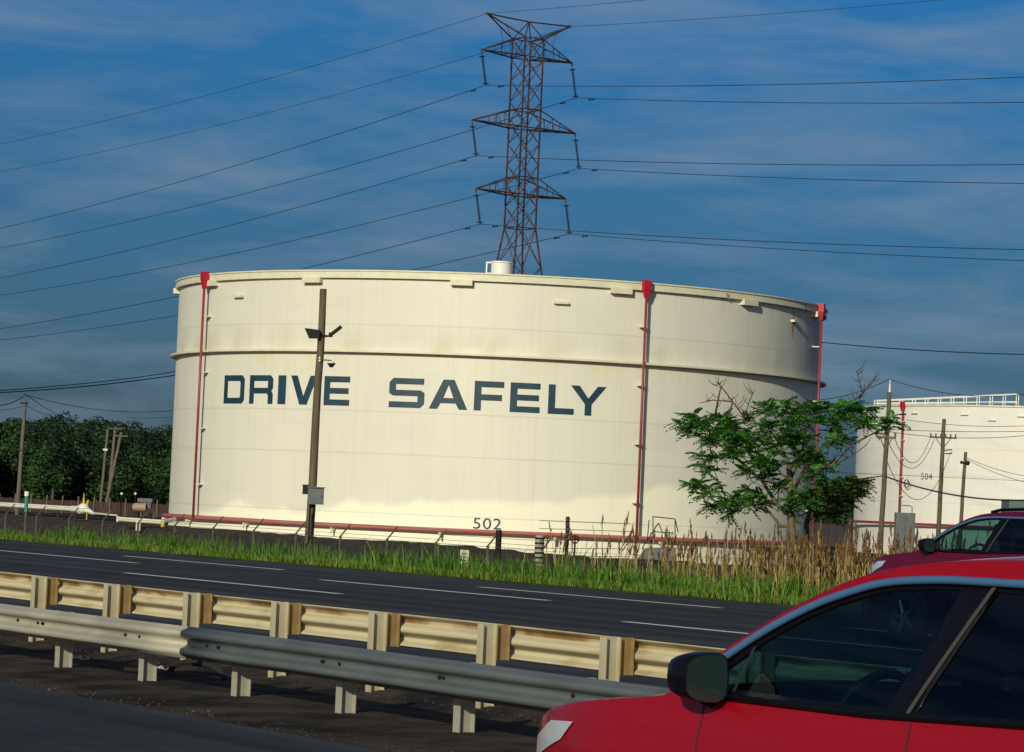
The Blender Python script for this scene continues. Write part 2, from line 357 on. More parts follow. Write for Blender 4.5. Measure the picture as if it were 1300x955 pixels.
def clip_fill(loops, dx=.3, dz=None):
    """fill a 2D outline with holes, cut into narrow columns; returns verts (x,y) and faces"""
    cu = bpy.data.curves.new('tmp', 'CURVE'); cu.dimensions = '2D'; cu.fill_mode = 'BOTH'
    for lp in loops:
        s_ = cu.splines.new('POLY'); s_.points.add(len(lp)-1)
        for i, (x, y) in enumerate(lp): s_.points[i].co = (x, y, 0, 1)
        s_.use_cyclic_u = True
    ob = bpy.data.objects.new('tmp', cu); me = bpy.data.meshes.new_from_object(ob)
    bm = bmesh.new(); bm.from_mesh(me); bpy.data.objects.remove(ob); bpy.data.curves.remove(cu); bpy.data.meshes.remove(me)
    bmesh.ops.remove_doubles(bm, verts=bm.verts, dist=1e-5)
    def cut(ax, step):
        lo = min(v.co[ax] for v in bm.verts); hi = max(v.co[ax] for v in bm.verts)
        k = int(lo/step)-1
        while k*step < hi:
            if k*step > lo:
                co = [0,0,0]; co[ax] = k*step; no = [0,0,0]; no[ax] = 1
                bmesh.ops.bisect_plane(bm, geom=bm.verts[:]+bm.edges[:]+bm.faces[:], plane_co=co, plane_no=no)
            k += 1
    if dx: cut(0, dx)
    if dz: cut(1, dz)
    bmesh.ops.dissolve_degenerate(bm, edges=bm.edges, dist=1e-5)
    bm.verts.index_update()
    vs = [(v.co.x, v.co.y) for v in bm.verts]; fs = []
    for f in bm.faces:
        if f.normal.z < 0: f.normal_flip()
        fs.append(tuple(v.index for v in f.verts))
    bm.free(); return vs, fs
def letter(ch, w, t=.24, c=.13):
    h = .205
    if ch == 'D': return [[(0,0),(w-c,0),(w,c),(w,1-c),(w-c,1),(0,1)], [(t,h),(w-t-.04,h),(w-t,h+.05),(w-t,1-h-.05),(w-t-.04,1-h),(t,1-h)]]
    if ch == 'R': return [[(0,0),(t,0),(t,.36),(w-t-.06,.36),(w-t,.30),(w-t,0),(w,0),(w,.34),(w-.07,.46),(w,.56),(w,1-c),(w-c,1),(0,1)], [(t,.56),(w-t-.02,.56),(w-t-.02,1-h),(t,1-h)]]
    if ch == 'I': return [[(0,0),(w,0),(w,1),(0,1)]]
    if ch == 'V': return [[(w*.36,0),(w*.64,0),(w,1),(w-.29,1),(w/2,.30),(.29,1),(0,1)]]
    if ch == 'E': return [[(0,0),(w,0),(w,h),(t,h),(t,.4),(w-.04,.4),(w-.04,.6),(t,.6),(t,1-h),(w,1-h),(w,1),(0,1)]]
    if ch == 'S': return [[(0,0),(w-c,0),(w,c),(w,.6-c*.6),(w-c,.6),(t,.6),(t,1-h),(w-.03,1-h),(w-.03,1),(c,1),(0,1-c),(0,.4+c*.6),(c,.4),(w-t,.4),(w-t,h),(0,h)]]
    if ch == 'A': return [[(0,0),(.29,0),(.40,.2),(w-.40,.2),(w-.29,0),(w,0),(w/2+.19,1),(w/2-.19,1)], [(.49,.38),(w/2-.01,.80),(w/2+.01,.80),(w-.49,.38)]]
    if ch == 'F': return [[(0,0),(t,0),(t,.35),(w-.06,.35),(w-.06,.555),(t,.555),(t,1-h),(w,1-h),(w,1),(0,1)]]
    if ch == 'L': return [[(0,0),(w,0),(w,h),(t,h),(t,1),(0,1)]]
    if ch == 'Y': return [[(w/2-t/2,0),(w/2+t/2,0),(w/2+t/2,.38),(w,1),(w-.31,1),(w/2,.58),(.31,1),(0,1),(w/2-t/2,.38)]]
def add_on_tank(T, mb, loops, u0, z0, sx_, sz_, off=.012):
    vs, fs = clip_fill([[(x*sx_, y*sz_) for x, y in lp] for lp in loops], .35)
    mb.add([T.pt((u0+x)/T.R, T.R+off, z0+y) for x, y in vs], fs)
def digits(txt):
    cu = bpy.data.curves.new('t', 'FONT'); cu.body = txt; cu.size = 1; cu.space_character = 1.08
    ob = bpy.data.objects.new('t', cu); me = bpy.data.meshes.new_from_object(ob)
    vs = [(v.co.x, v.co.y) for v in me.vertices]; fs = [tuple(p.vertices) for p in me.polygons]
    bpy.data.objects.remove(ob); bpy.data.curves.remove(cu); bpy.data.meshes.remove(me); return vs, fs
def number_on(T, txt, xl, xr, yt, yb, m):
    vs, fs = digits(txt); x0 = min(v[0] for v in vs); x1 = max(v[0] for v in vs); y0 = min(v[1] for v in vs); y1 = max(v[1] for v in vs)
    pl, zt = T.hit(xl, yt); pr, zb = T.hit(xr, yb); _, zl = T.hit(xl, yb)
    _, zr = T.hit(xr, yt); z0, z1 = (zb+zl)/2, (zt+zr)/2
    mb = MB(); mb.add([T.pt(pl+(pr-pl)*(x-x0)/(x1-x0), T.R+.02, z0+(z1-z0)*(y-y0)/(y1-y0)) for x, y in vs], fs)
    return mb.build('tank_number', m, T.root)
ZB = -1.9
a0_, a1_ = az(219.2, 545), az(1040.6, 500); azc = (a0_+a1_)/2; D1 = 165.0; R1 = D1*math.sin((a1_-a0_)/2)
T1 = Tank(D1, azc, R1, ZB, 13.2, 'storage_tank', 'large cream round oil tank numbered 502 with DRIVE SAFELY painted in navy letters')
_, zt_ = T1.hit(640, 350); _, zg = T1.hit(636, 452); T1.h = zt_
SE = [T1.hit(600, y)[1] for y in (527, 581, 657)]
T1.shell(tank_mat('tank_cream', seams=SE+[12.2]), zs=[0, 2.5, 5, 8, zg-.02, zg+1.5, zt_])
print('tank R', R1, 'h', zt_, 'girder', zg, 'seams', SE)
mb = MB(); T1.ring(mb, [(R1, zt_-.02), (R1*.5, zt_+.25), (.01, zt_+.5)]); mb.build('roof', M['white'], T1.root, smooth=True)
mb = MB(); T1.ring(mb, [(R1-.02, zg-.07), (R1+.33, zg-.075), (R1+.35, zg-.06), (R1+.35, zg+.035), (R1+.29, zg+.045), (R1-.02, zg+.0)]); g_ = mb.build('wind_girder', M['cream'], T1.root); shade(g_)
mb = MB(); T1.ring(mb, [(R1-.02, zt_-.34), (R1+.22, zt_-.34), (R1+.22, zt_-.02), (R1+.28, zt_+.0), (R1+.28, zt_+.07), (R1-.1, zt_+.08)]); g_ = mb.build('top_rim', M['cream'], T1.root); shade(g_)
def curved_box(T, phi, wd, z0, z1, r0, r1):
    mb = MB(); k = 4; a = wd/T.R/2; rows = []
    for i in range(k+1):
        q = phi-a+2*a*i/k; rows.append([T.pt(q, r0, z0), T.pt(q, r1, z0), T.pt(q, r1, z1), T.pt(q, r0, z1)])
    mb.strip(rows); mb.add(rows[0], [(0,1,2,3)]); mb.add(rows[-1], [(3,2,1,0)]); return mb
for k in range(-7, 7):
    ph = R_(-6.4+25.714*k)
    mb = curved_box(T1, ph, 1.1, zt_-.60, zt_-.30, R1-.02, R1+.34); mb.build('rim_bracket', M['cream'], T1.root)
for px, py in ((305, 377), (712, 385), (1007, 408)):
    ph, z = T1.hit(px, py); mb = curved_box(T1, ph, .75 if px < 900 else .6, z-.05, z+.07, R1-.02, R1+.22); mb.build('shell_ledge', M['cream'], T1.root)
# rust streak under and over the right ledge, where the paint has gone
M['ruststain'] = mat('rust_stain', (.34,.17,.10), .8, c2=(.50,.36,.25), scale=3, mixlo=.3, mixhi=.6)
ph, z = T1.hit(1007, 408); mb = MB()
pts = [(0,-1.0),(.10,-.55),(.24,-.08),(.20,.02),(.06,.9),(-.02,.95),(-.12,.3),(-.25,.02),(-.22,-.2)]
vs, fs = clip_fill([pts], .2); mb.add([T1.pt(ph+x/R1, R1+.008, z+y) for x, y in vs], fs); mb.build('rust_patch', M['ruststain'], T1.root)
for px, py, sgn in ((928, 376, 1), (1021, 388, 1)):
    ph, z = T1.hit(px, py); mb = MB(); vs, fs = clip_fill([[(-.42,-.05),(-.50,.12),(-.46,.22),(-.3,.1),(-.30,-.12)]], .2)
    mb.add([T1.pt(ph+x/R1*1.1, R1+.235, z+y-.1) for x, y in vs], fs); mb.build('rust_patch', M['ruststain'], T1.root)
# risers
def riser(T, phi, ztop, zbot, m, mbx, r=.085, box=True, clamps=4, off=.32, shelf=None):
    mb = MB(); pts = [T.pt(phi, T.R+off, zbot), T.pt(phi, T.R+off, ztop-.9)]
    if shelf: pts = [T.pt(phi, T.R+.43, zbot), T.pt(phi, T.R+.43, ztop-.7)]
    mb.tube(pts[0], pts[1], r, n=10); o = mb.build('riser_pipe', m, T.root, smooth=True)
    q = T.rot(phi)
    mb = MB(); c = T.pt(phi, T.R+.42, ztop)
    mb.box(c+Vector((0,0,-.05)), (.40,.34,.46), q)
    cc = T.pt(phi, T.R+.42, ztop-.28); s1 = [q@Vector((x, y, 0))+cc for x, y in ((-.18,-.15),(.18,-.15),(.18,.15),(-.18,.15))]
    s2 = [q@Vector((x, y, -.45))+cc for x, y in ((-.09,-.09),(.09,-.09),(.09,.09),(-.09,.09))]
    mb.add(s1+s2, [(0,1,5,4),(1,2,6,5),(2,3,7,6),(3,0,4,7),(4,5,6,7),(3,2,1,0)])
    mb.build('foam_chamber', mbx, T.root)
    for i in range(clamps):
        z = zbot+(ztop-1-zbot)*(i+.6)/clamps; mb = MB()
        mb.box(T.pt(phi, T.R+off/2+.03, z), (.34, off+.1, .06), q); mb.build('pipe_clamp', M['cream'], o)
phs = [T1.hit(262, 500)[0], T1.hit(810, 520)[0]]; phs.append(R_(70.5))
zr_ = T1.hit(630, 676.2, R1+.3)[1]
for ph in phs: riser(T1, ph, zt_-.02, zr_, M['redpipe'], M['redbox'], r=.07, shelf=True, clamps=4)
# ring main
mb = MB(); rr = R1+.27; ae = T1.hit(1000, 692, rr)[0]
mb.path([T1.pt(R_(-86)+(ae-R_(-86))*i/60, rr, zr_) for i in range(61)], .115, 8)
rp = mb.build('ring_main', M['pinkpipe'], T1.root, smooth=True)
for i in range(9):
    ph = R_(-80+18*i); mb = MB(); q = T1.rot(ph); mb.box(T1.pt(ph, R1+.2, zr_-.17), (.12,.42,.10), q); mb.box(T1.pt(ph, R1+.38, zr_-.3), (.08,.06,.26), q); mb.build('pipe_bracket', M['cream'], rp)
mb = MB()
for z in (.35, .75, 1.1):
    T1.ring(mb, [(R1-.01, z), (R1+.03, z), (R1+.03, z+.03), (R1-.01, z+.03)], 120)
mb.build('base_band', M['cream'], T1.root)
# lettering
_, zE0 = T1.hit(430, 514.6); _, zE1 = T1.hit(430, 477.3); _, zS0 = T1.hit(515, 518); _, zS1 = T1.hit(515, 480.5); _, zY0 = T1.hit(745, 527.8); _, zY1 = T1.hit(745, 489.5); _, zD0 = T1.hit(297, 512.5)
print('text z', zD0, zE0, zE1, zS0, zS1, zY0, zY1)
words = {0: MB(), 1: MB()}; hh = zS1-zS0
for ch, xl, xr in [('D',284.7,310.5),('R',317,346.7),('I',353,363),('V',369,402.5),('E',411.4,444),('S',494,539),('A',545,594),('F',602,639.6),('E',647.6,685.7),('L',696,729),('Y',724,769.5)]:
    ym = 494+(xl-284)/460*14
    pl = T1.hit(xl, ym)[0]; pr = T1.hit(xr, ym)[0]; wd = (pr-pl)*R1; f = (xl-297)/(745-297)
    z0 = zD0+(zY0-zD0)*f; z1 = z0+hh
    add_on_tank(T1, words[int(xl > 470)], letter(ch, wd/hh, c=.13 if ch != 'S' else .14), pl*R1, z0, hh, hh)
for k_ in words: words[k_].build('slogan_word', M['navy'], T1.root)
number_on(T1, '502', 601, 636, 658, 672, M['numerals'])
# roof vent drum
ph, z = 0, 0; c = at(636, 349, 148.3); c = c-T1.C; mb = MB(); cz = zt_+.02
mb.tube((c.x, c.y, cz-.1), (c.x, c.y, cz+.72), .52, n=24); mb.tube((c.x, c.y, cz+.72), (c.x, c.y, cz+.79), .56, n=24)
o = mb.build('roof_vent', M['white'], T1.root); shade(o)
mb = MB(); c2 = c+Vector((-.55,-.1,0))
for dx in (-.2, .2): mb.box((c2.x+dx, c2.y, cz+.36), (.07,.07,.78))
for dz in (.16, .72): mb.box((c2.x, c2.y, cz+dz), (.33,.07,.08))
mb.build('gauge_frame', M['white'], T1.root)
# second tank
D2 = 300.; R2 = 22.; az2 = az(1086, 600)+math.asin(R2/D2)
T2 = Tank(D2, az2, R2, ZB, 13, 'storage_tank', 'farther cream oil tank numbered 504 with white roof walkway, behind the utility poles')
_, z2 = T2.hit(1180, 514); T2.h = z2
T2.shell(tank_mat('tank_pale', top=(.76,.75,.67), seams=[2.6,5.2,7.8,10.4], patch=False, stain=.7)); print('tank2 h', z2)
mb = MB(); T2.ring(mb, [(R2, z2-.02), (R2*.5, z2+.1), (.01, z2+.2)]); mb.build('roof', M['white'], T2.root, smooth=True)
mb = MB(); T2.ring(mb, [(R2-.02, z2-.12), (R2+.12, z2-.12), (R2+.12, z2+.03), (R2-.02, z2+.04)]); mb.build('top_rim', M['cream'], T2.root)
riser(T2, T2.hit(1147, 590)[0], z2+.1, T2.hit(1150, 668)[1], M['redpipe'], M['redbox'], r=.10, clamps=6)
mb = MB(); z_ = T2.hit(1110, 663, R2+.6)[1]; mb.path([T2.pt(R_(-86)+R_(166)*i/60, R2+.6, z_) for i in range(61)], .12, 8); mb.build('ring_main', M['redpipe'], T2.root, smooth=True)
number_on(T2, '504', 1169.5, 1183.5, 601, 609, M['numerals'])
ph, z = T2.hit(1150.5, 614, R2+.5); mb = MB(); mb.path([T2.pt(ph+.36/R2*math.cos(a), R2+.45, z+.36*math.sin(a)) for a in [2*math.pi*i/20 for i in range(20)]], .045, 6, closed=True); mb.build('hose_loop', M['darksteel'], T2.root)
for px, py in ((1162, 525), (1225, 527), (1260, 534), (1297, 529)):
    ph, z = T2.hit(px, py); mb = curved_box(T2, ph, .8, z-.03, z+.07, R2-.02, R2+.2); mb.build('shell_ledge', M['cream'], T2.root)
# walkway with railing over the roof
mb = MB(); A = at(1110, 513, 290)-T2.C; B = at(1290, 512, 283)-T2.C
n = 11; prev = None
for i in range(n+1):
    t = i/n; a = A.lerp(B, t); hgt = .55+.95*t; a.z = z2+.02
    for k, (dx, dy) in enumerate(((0,0),(.5,1.6))):
        q = a+Vector((dx, dy, 0)); mb.box(q+Vector((0,0,hgt/2)), (.07,.07,hgt))
        if prev:
            pq = prev[k]
            for f in (.5, 1.0): mb.tube(pq[0]+Vector((0,0,pq[1]*f)), q+Vector((0,0,hgt*f)), .045, n=5)
    prev = [(a, hgt), (a+Vector((.5,1.6,0)), hgt)]
mb.build('walkway_railing', M['white'], T2.root)
# ------------------------------------------------------------------ transmission tower
TD = 229.
tc_ = at(669.5, 73.5, TD); TB = Vector((tc_.x, tc_.y, ZB))
def tz(x, y): return at(x, y, TD).z-ZB
tower = empty('transmission_tower', TB, 'rust brown steel lattice pylon with three crossarms, standing behind the tank', 'pylon')
zA = dict(top=tz(672,28), a1t=tz(671,50), a1=tz(669.5,73.5), a2t=tz(668,140), a2=tz(666,163), a3t=tz(664,226), a3=tz(662.5,248), wst=tz(661,290), v=tz(660,345))
print('tower', zA)
HW = 1.77/2
def half(z): return HW if z >= zA['wst'] else HW+(zA['wst']-z)*.126
def corner(i, z):
    h = half(z); su, sn = ((1,1),(1,-1),(-1,-1),(-1,1))[i]; v = U*h*su+N*h*sn; v.z = z; return v
mb = MB(); lv = []
z = 0
while z < zA['wst']-1: lv.append(z); z += half(z)*2*.82
k = 0; lv.append(zA['wst']); z = zA['wst']; stp = (zA['a1t']-zA['wst'])/9
for i in range(1, 10): lv.append(zA['wst']+stp*i)
for i in range(4):
    for a, b in zip(lv, lv[1:]): mb.tube(corner(i, a), corner(i, b), .075, n=4)
body = mb.build('leg_frame', M['rust'], tower)
mb = MB()
for a, b in zip(lv, lv[1:]):
    for i in range(4):
        j = (i+1) % 4
        mb.tube(corner(i, a), corner(j, b), .04, n=4); mb.tube(corner(j, a), corner(i, b), .04, n=4)
for zz in (zA['wst'], zA['a3'], zA['a3t'], zA['a2'], zA['a2t'], zA['a1'], zA['a1t']):
    for i in range(4): mb.tube(corner(i, zz), corner((i+1) % 4, zz), .045, n=4)
mb.build('lattice_bracing', M['rust'], tower)
tips = {}
def arm(name, L_, zb, ztp, tipz, side, up=False):
    mb = MB(); tip = N*(side*L_); tip.z = tipz; cs = [0, 3] if side > 0 else [1, 2]
    for c in cs:
        lo, hi = corner(c, zb), corner(c, ztp)
        mb.tube(lo, tip, .065, n=4); mb.tube(hi, tip, .05, n=4)
        for f in (.35, .55):
            mb.tube(lo.lerp(tip, f), hi.lerp(tip, f), .03, n=4)
        mb.tube(hi.lerp(tip, .35), lo.lerp(tip, .15), .03, n=4)
    l0, l1 = corner(cs[0], zb), corner(cs[1], zb)
    for f in (0, .35, .55):
        mb.tube(l0.lerp(tip, f), l1.lerp(tip, f), .035, n=4)
    mb.tube(l0, l1.lerp(tip, .35), .035, n=4); mb.tube(l0.lerp(tip, .35), l1.lerp(tip, .55), .03, n=4)
    mb.box(tip+Vector((0,0,-.08)), (.16,.16,.3))
    mb.build('crossarm', M['rust'], tower); return tip
for nm, L_, zb, ztp in (('1', 4.35, zA['a1'], zA['a1t']), ('2', 4.95, zA['a2'], zA['a2t']), ('3', 4.3, zA['a3'], zA['a3t'])):
    for sd in (-1, 1): tips[(nm, sd)] = arm(nm, L_, zb, ztp, zb+.12, sd)
# peak with ground-wire arms
mb = MB(); pk = Vector((0,0,zA['top']))
zt2 = zA['top']+.15
for i in range(4): mb.tube(corner(i, zA['a1t']), pk, .05, n=4)
for sd in (-1, 1):
    tip = N*(sd*4.0); tip.z = zt2; tips[('g', sd)] = tip; mb.tube(pk, tip, .06, n=4)
    for c in ([0, 3] if sd > 0 else [1, 2]):
        mb.tube(corner(c, zA['a1t']), tip, .07, n=4)
        mb.tube(corner(c, zA['a1t']).lerp(tip, .5), corner(c, zA['a1t']+.0).lerp(tips[('1', sd)], .3), .025, n=4)
    mb.box(tip, (.2,.2,.2))
mb.build('ground_wire_peak', M['rust'], tower)
clampP = {}
SW = Vector((N.x*.52, N.y*.52, 0))
for nm in '123':
    for sd in (-1, 1):
        t = tips[(nm, sd)]; a = t+Vector((0,0,-.2)); b = t+SW+Vector((0,0,-2.75)); d = (b-a)
        mb = MB(); mb.tube(a, a+d*.14, .035, n=6)
        k = 15
        for i in range(k):
            q0 = a+d*(.14+.8*i/k); q1 = a+d*(.14+.8*(i+.55)/k); mb.tube(q0, q1, .07, .14, n=8); mb.tube(q1, a+d*(.14+.8*(i+1)/k), .05, n=6)
        mb.build('insulator_string', M['insul'], tower)
        for f in (.13, .95):
            mb = MB(); c = a+d*f; mb.path([c+N*(.20*math.cos(g))+U*(.30*math.sin(g)) for g in [2*math.pi*i/12 for i in range(12)]], .025, 5, closed=True)
            mb.tube(c-N*.2, c+N*.2, .025, n=4)
            if f > .5: mb.tube(b+Vector((0,0,.1)), b-Vector((0,0,.08)), .06, n=6)
            mb.build('grading_ring', M['insul'], tower)
        clampP[(nm, sd)] = b
# conductors
def catenary(P0, t0, zf, t1, n=90): return [P0+U*(t0+(t1-t0)*i/n)+Vector((0,0,zf(t0+(t1-t0)*i/n))) for i in range(n+1)]
pos = {('g',-1):'upper ground wire from the near tip of the pylon top', ('g',1):'upper ground wire from the far tip of the pylon top'}
nmz = {'1':'top','2':'middle','3':'bottom'}
for key, pl in list(tips.items()):
    nm, sd = key
    P0 = (clampP[key]+TB) if nm != 'g' else (pl+TB)
    ly = {('g',-1):183,('g',1):218,('1',-1):290,('1',1):315,('2',-1):353,('2',1):375,('3',-1):417.5,('3',1):432}[key]
    ry = {('g',-1):(820,0),('g',1):(1150,4),('1',-1):(1300,98),('1',1):(1300,130),('2',-1):(1300,209),('2',1):(1300,233),('3',-1):(1300,317),('3',1):(1300,331)}[key]
    pp = P0.dot(N); ss = P0.dot(U)
    ql = atp(0, ly, pp); qr = atp(ry[0], ry[1], pp)
    tl, zl = ql.dot(U)-ss, ql.z-P0.z; tr, zr = qr.dot(U)-ss, qr.z-P0.z
    SPN = 290
    def par(t1, z1):     # level-ish span: z = b t + c t^2 with fixed curvature
        cc = 4*6.5/SPN**2; b_ = (z1-cc*t1*t1)/t1; return lambda t: b_*t+cc*t*t
    mb = MB(); rw_ = .029 if nm != 'g' else .020; mb.path(catenary(P0, 0, par(tl, zl), SPN), rw_, 5); mb.path(catenary(P0, 0, par(tr, zr), -SPN+40), rw_*.9, 5)
    lab = ('thin ground wire from the %s tip of the pylon peak' % ('left' if sd < 0 else 'right')) if nm == 'g' else 'high voltage wire hung from the %s arm of the pylon, %s side' % (nmz[nm], 'left' if sd < 0 else 'right')
    o = tag(mb.build('power_line', M['wire']), lab, 'power line', 'high voltage wires on the pylon')
    if nm != 'g':
        for sg, (t1, z1) in ((1, (tl, zl)), (-1, (tr, zr))):
            f = par(t1, z1); t = sg*(1.75 if sg > 0 else 2.1); c = P0+U*t+Vector((0,0,f(t)-.09)); mb = MB(); dd = U*.32
            mb.tube(c-dd, c-dd*.35, .07, n=6); mb.tube(c+dd*.35, c+dd, .07, n=6); mb.tube(c-dd, c+dd, .03, n=4); mb.build('vibration_damper', M['wire'], o)
# ------------------------------------------------------------------ distribution poles and wires
def sagwire(name, A, B, sag, r, label, cat='wire', group='overhead wires', m=None, n=24):
    A, B = Vector(A), Vector(B)
    pts = [A.lerp(B, i/n)-Vector((0,0,4*sag*(i/n)*(1-i/n))) for i in range(n+1)]
    mb = MB(); mb.path(pts, r, 5); return tag(mb.build(name, m or M['wire']), label, cat, group)
def pole(px_t, py_t, px_b, depth, r, label, mat_, arms=(), lean=None, zbase=-1.95, taper=.7):
    top = at(px_t, py_t, depth); d = ray(px_b, 700); bx = CAM+d*(depth/d.y)
    base = Vector((top.x, top.y, zbase))
    if lean is not None: base.x += lean
    root = empty('utility_pole', base, label, 'utility pole', 'wooden utility poles')
    mb = MB(); T_ = top-base; n = 10; rng = random.Random(int(px_t*10))
    pts = [T_*(i/n)+Vector((rng.uniform(-.02,.02), rng.uniform(-.02,.02), 0)) for i in range(n+1)]
    mb.path(pts, [r+(r*taper-r)*i/n for i in range(n+1)], 10); mb.build('pole_shaft', mat_, root, smooth=True)
    return root, T_, base
# main lit pole before the tank
dpole = 92.
root, T_, base = pole(411, 367, 393, dpole, .155, 'tall wooden pole with two floodlights and a grey box, in front of the DRIVE lettering', M['wood'], lean=-.12, taper=.72)
def rel(px, py, dep=dpole, dy=0): q = at(px, py, dep)-base; q.y += dy; return q
mb = MB(); q = rel(404, 428); mb.tube(q+Vector((0,-.12,0)), rel(419, 427, dy=-.12), .035, n=6)
mb.build('lamp_bracket', M['darksteel'], root)
for (x0, y0, x1, y1, w_) in ((420, 425.5, 433, 415.5, .5),):
    mb = MB(); a, b_ = rel(x0, y0, dy=-.1), rel(x1, y1, dy=-.1); d = (b_-a); ang = math.atan2(d.z, d.x)
    mb.box((a+b_)/2, (d.length+.05, .34, .09), Matrix.Rotation(-ang, 3, 'Y')); mb.box(a, (.12,.12,.14)); mb.box((a+b_)/2+Vector((-.04,0,-.05)), (d.length*.6,.25,.05), Matrix.Rotation(-ang, 3, 'Y'))
    mb.build('floodlight', M['darksteel'], root)
mb = MB(); a = rel(399, 424, dy=-.15); mb.add([a+Vector(v) for v in ((-.30,-.1,.16),(.18,-.12,.12),(.18,-.12,-.16),(-.14,-.1,-.17),(-.30,.22,.14),(.18,.22,.10),(.18,.22,-.10),(-.14,.22,-.12))],
    [(0,1,2,3),(7,6,5,4),(0,4,5,1),(1,5,6,2),(2,6,7,3),(3,7,4,0)]); mb.tube(a+Vector((.1,0,0)), a+Vector((.4,.1,-.05)), .03, n=6); mb.build('floodlight', M['darksteel'], root)
mb = MB(); mb.tube(rel(408, 457, dy=-.1), rel(421, 458, dy=-.1), .022, n=6); mb.tube(rel(421, 458, dy=-.1), rel(421, 460, dy=-.1), .02, n=6)
cam_o = mb.build('camera_arm', M['galv'], root)
mb = MB(); c = rel(421, 461.5, dy=-.1); mb.tube(c+Vector((0,0,.07)), c, .05, .13, n=12); mb.mi = 1; mb.tube(c, c-Vector((0,0,.04)), .13, .13, n=12); mb.tube(c-Vector((0,0,.04)), c-Vector((0,0,.13)), .11, .05, n=12)
mb.build('dome_camera', [M['white'], M['darksteel']], root)
mb = MB()
for py in (455, 458.5): mb.ball(rel(406.3, py, dy=-.16), .04, n=8, m=5)
mb.build('status_light', M['white'], root)
mb = MB(); c = rel(401.8, 630, dy=-.28); mb.box(c, (.48,.28,.52)); mb.box(c+Vector((0,-.02,.275)), (.54,.36,.03)); mb.box(c+Vector((.06,-.145,0)), (.40,.012,.46))
rb = mb.build('control_box', M['greybox'], root); mb = MB(); mb.box(c+Vector((.2,-.16,0)), (.03,.02,.08)); mb.build('latch', M['darksteel'], rb)
mb = MB(); c = rel(389, 622, dy=.1); mb.box(c, (.24,.25,.28)); mb.box(c+Vector((0,0,.15)), (.28,.3,.03)); mb.build('meter_box', M['darksteel'], root)
mb = MB(); mb.path([rel(399, 642, dy=-.2), rel(398.5, 650, dy=-.2), rel(396.5, 655, dy=-.17), rel(396, 690, dy=-.15)], .028, 6); mb.tube(rel(394.0, 640, dy=-.16), rel(391.5, 690, dy=-.16), .02, n=5); mb.build('conduit', M['darksteel'], root)
# right-hand poles
def xarm(root, base, depth, x0, x1, y, pins=4, braces=True, dy=-.15):
    a = at(x0, y, depth)-base; b_ = at(x1, y+.044*(x1-x0), depth)-base; a.y += dy; b_.y += dy
    mb = MB(); d = b_-a; ang = math.atan2(d.z, d.x); mb.box((a+b_)/2, (d.length, .12, .13), Matrix.Rotation(-ang, 3, 'Y'))
    for i in range(pins):
        q = a.lerp(b_, .04+.92*i/max(pins-1, 1)); mb.tube(q, q+Vector((0,0,.28)), .05, .07, n=6)
    if braces:
        mid = (a+b_)/2
        for f in (.2, .8): mb.tube(a.lerp(b_, f), mid-Vector((0,0,.8)), .03, n=4)
    mb.build('crossarm', M['woodgrey'], root)
PA, tA, bA = pole(1129.5, 498, 1117, 165, .165, 'tall wooden pole with white top insulator just right of the tree crown', M['wood'], lean=-.25, taper=.75)
mb = MB(); mb.tube(tA, tA+Vector((0,0,.45)), .07, .05, n=8); mb.tube(tA+Vector((0,0,.45)), tA+Vector((0,0,.7)), .03, n=6); mb.build('top_insulator', M['white'], PA)
xarm(PA, bA, 165, 1112, 1137, 555, 3)
PB, tB, bB = pole(1198.5, 532, 1190, 215, .19, 'wooden pole with a loaded crossarm, just right of the painted number 504', M['wood'], lean=-.15, taper=.75)
xarm(PB, bB, 215, 1180, 1214, 555, 6)
mb = MB(); mb.path([at(1199, 572, 215)-bB+Vector((0,-.2,0)), at(1208, 571, 215)-bB+Vector((0,-.2,0)), at(1208, 576, 215)-bB+Vector((0,-.2,0)), at(1199, 576, 215)-bB+Vector((0,-.2,0))], .045, 5)
mb.build('bracket', M['darksteel'], PB)
PC, tC, bC = pole(1226, 574, 1219, 240, .17, 'shorter wooden pole with a stubby dark fitting, rising behind the maroon car', M['wood'], lean=-.3, taper=.8)
mb = MB(); q = at(1224.5, 588, 240)-bC; mb.box(q+Vector((0,-.1,0)), (.75,.15,.15)); mb.ball(q+Vector((.22,-.2,0)), .2, n=8, m=6); mb.ball(q+Vector((-.28,-.2,.05)), .13, n=8, m=6); mb.build('fitting', M['darksteel'], PC)
def lw(x0, y0, d0, x1, y1, d1, sag, label, r=.02): return sagwire('overhead_wire', at(x0, y0, d0), at(x1, y1, d1), sag, r, label)
lw(1000,430,200,1400,451,170,.3,'thick single cable crossing the sky right of the big tank', .035)
lw(1128.5,482,165,1000,506,190,.5,'wire running left from the insulator pole top to behind the tree')
lw(1129.5,482,165,1330,496,168,.6,'wire running right from the insulator pole top over tank 504')
lw(1150,533,216,1330,539,216,.3,'uppermost thin wire in front of tank 504')
lw(1100,543,200,1330,550,190,.5,'second wire crossing the upper part of tank 504')
lw(1060,541,200,1330,547,205,.2,'wire passing behind the tree crown before tank 504')
lw(1136,557,165,1181,556,215,1.6,'slack wire between the two crossarms of poles by tank 504')
lw(1126,557,165,1186,558,215,1.9,'lower slack wire between the two crossarms of poles by tank 504')
lw(1123,578,165,1207,574,215,3.0,'deep hanging loop wire between the poles before tank 504', .02)
lw(1122,604,165,960,607,195,.3,'low wire from the insulator pole leftwards through the tree', .035)
lw(1122,604,165,1330,634,150,.5,'low cable falling rightwards across number 504 tank', .045)
lw(1227,581,240,1330,608,200,.3,'upper of two wires falling right from the short pole')
lw(1227,583,240,1330,618,200,.3,'lower of two wires falling right from the short pole')
lw(1000,597,200,1330,612,230,.0,'faint straight wire across the middle of tank 504', .015)
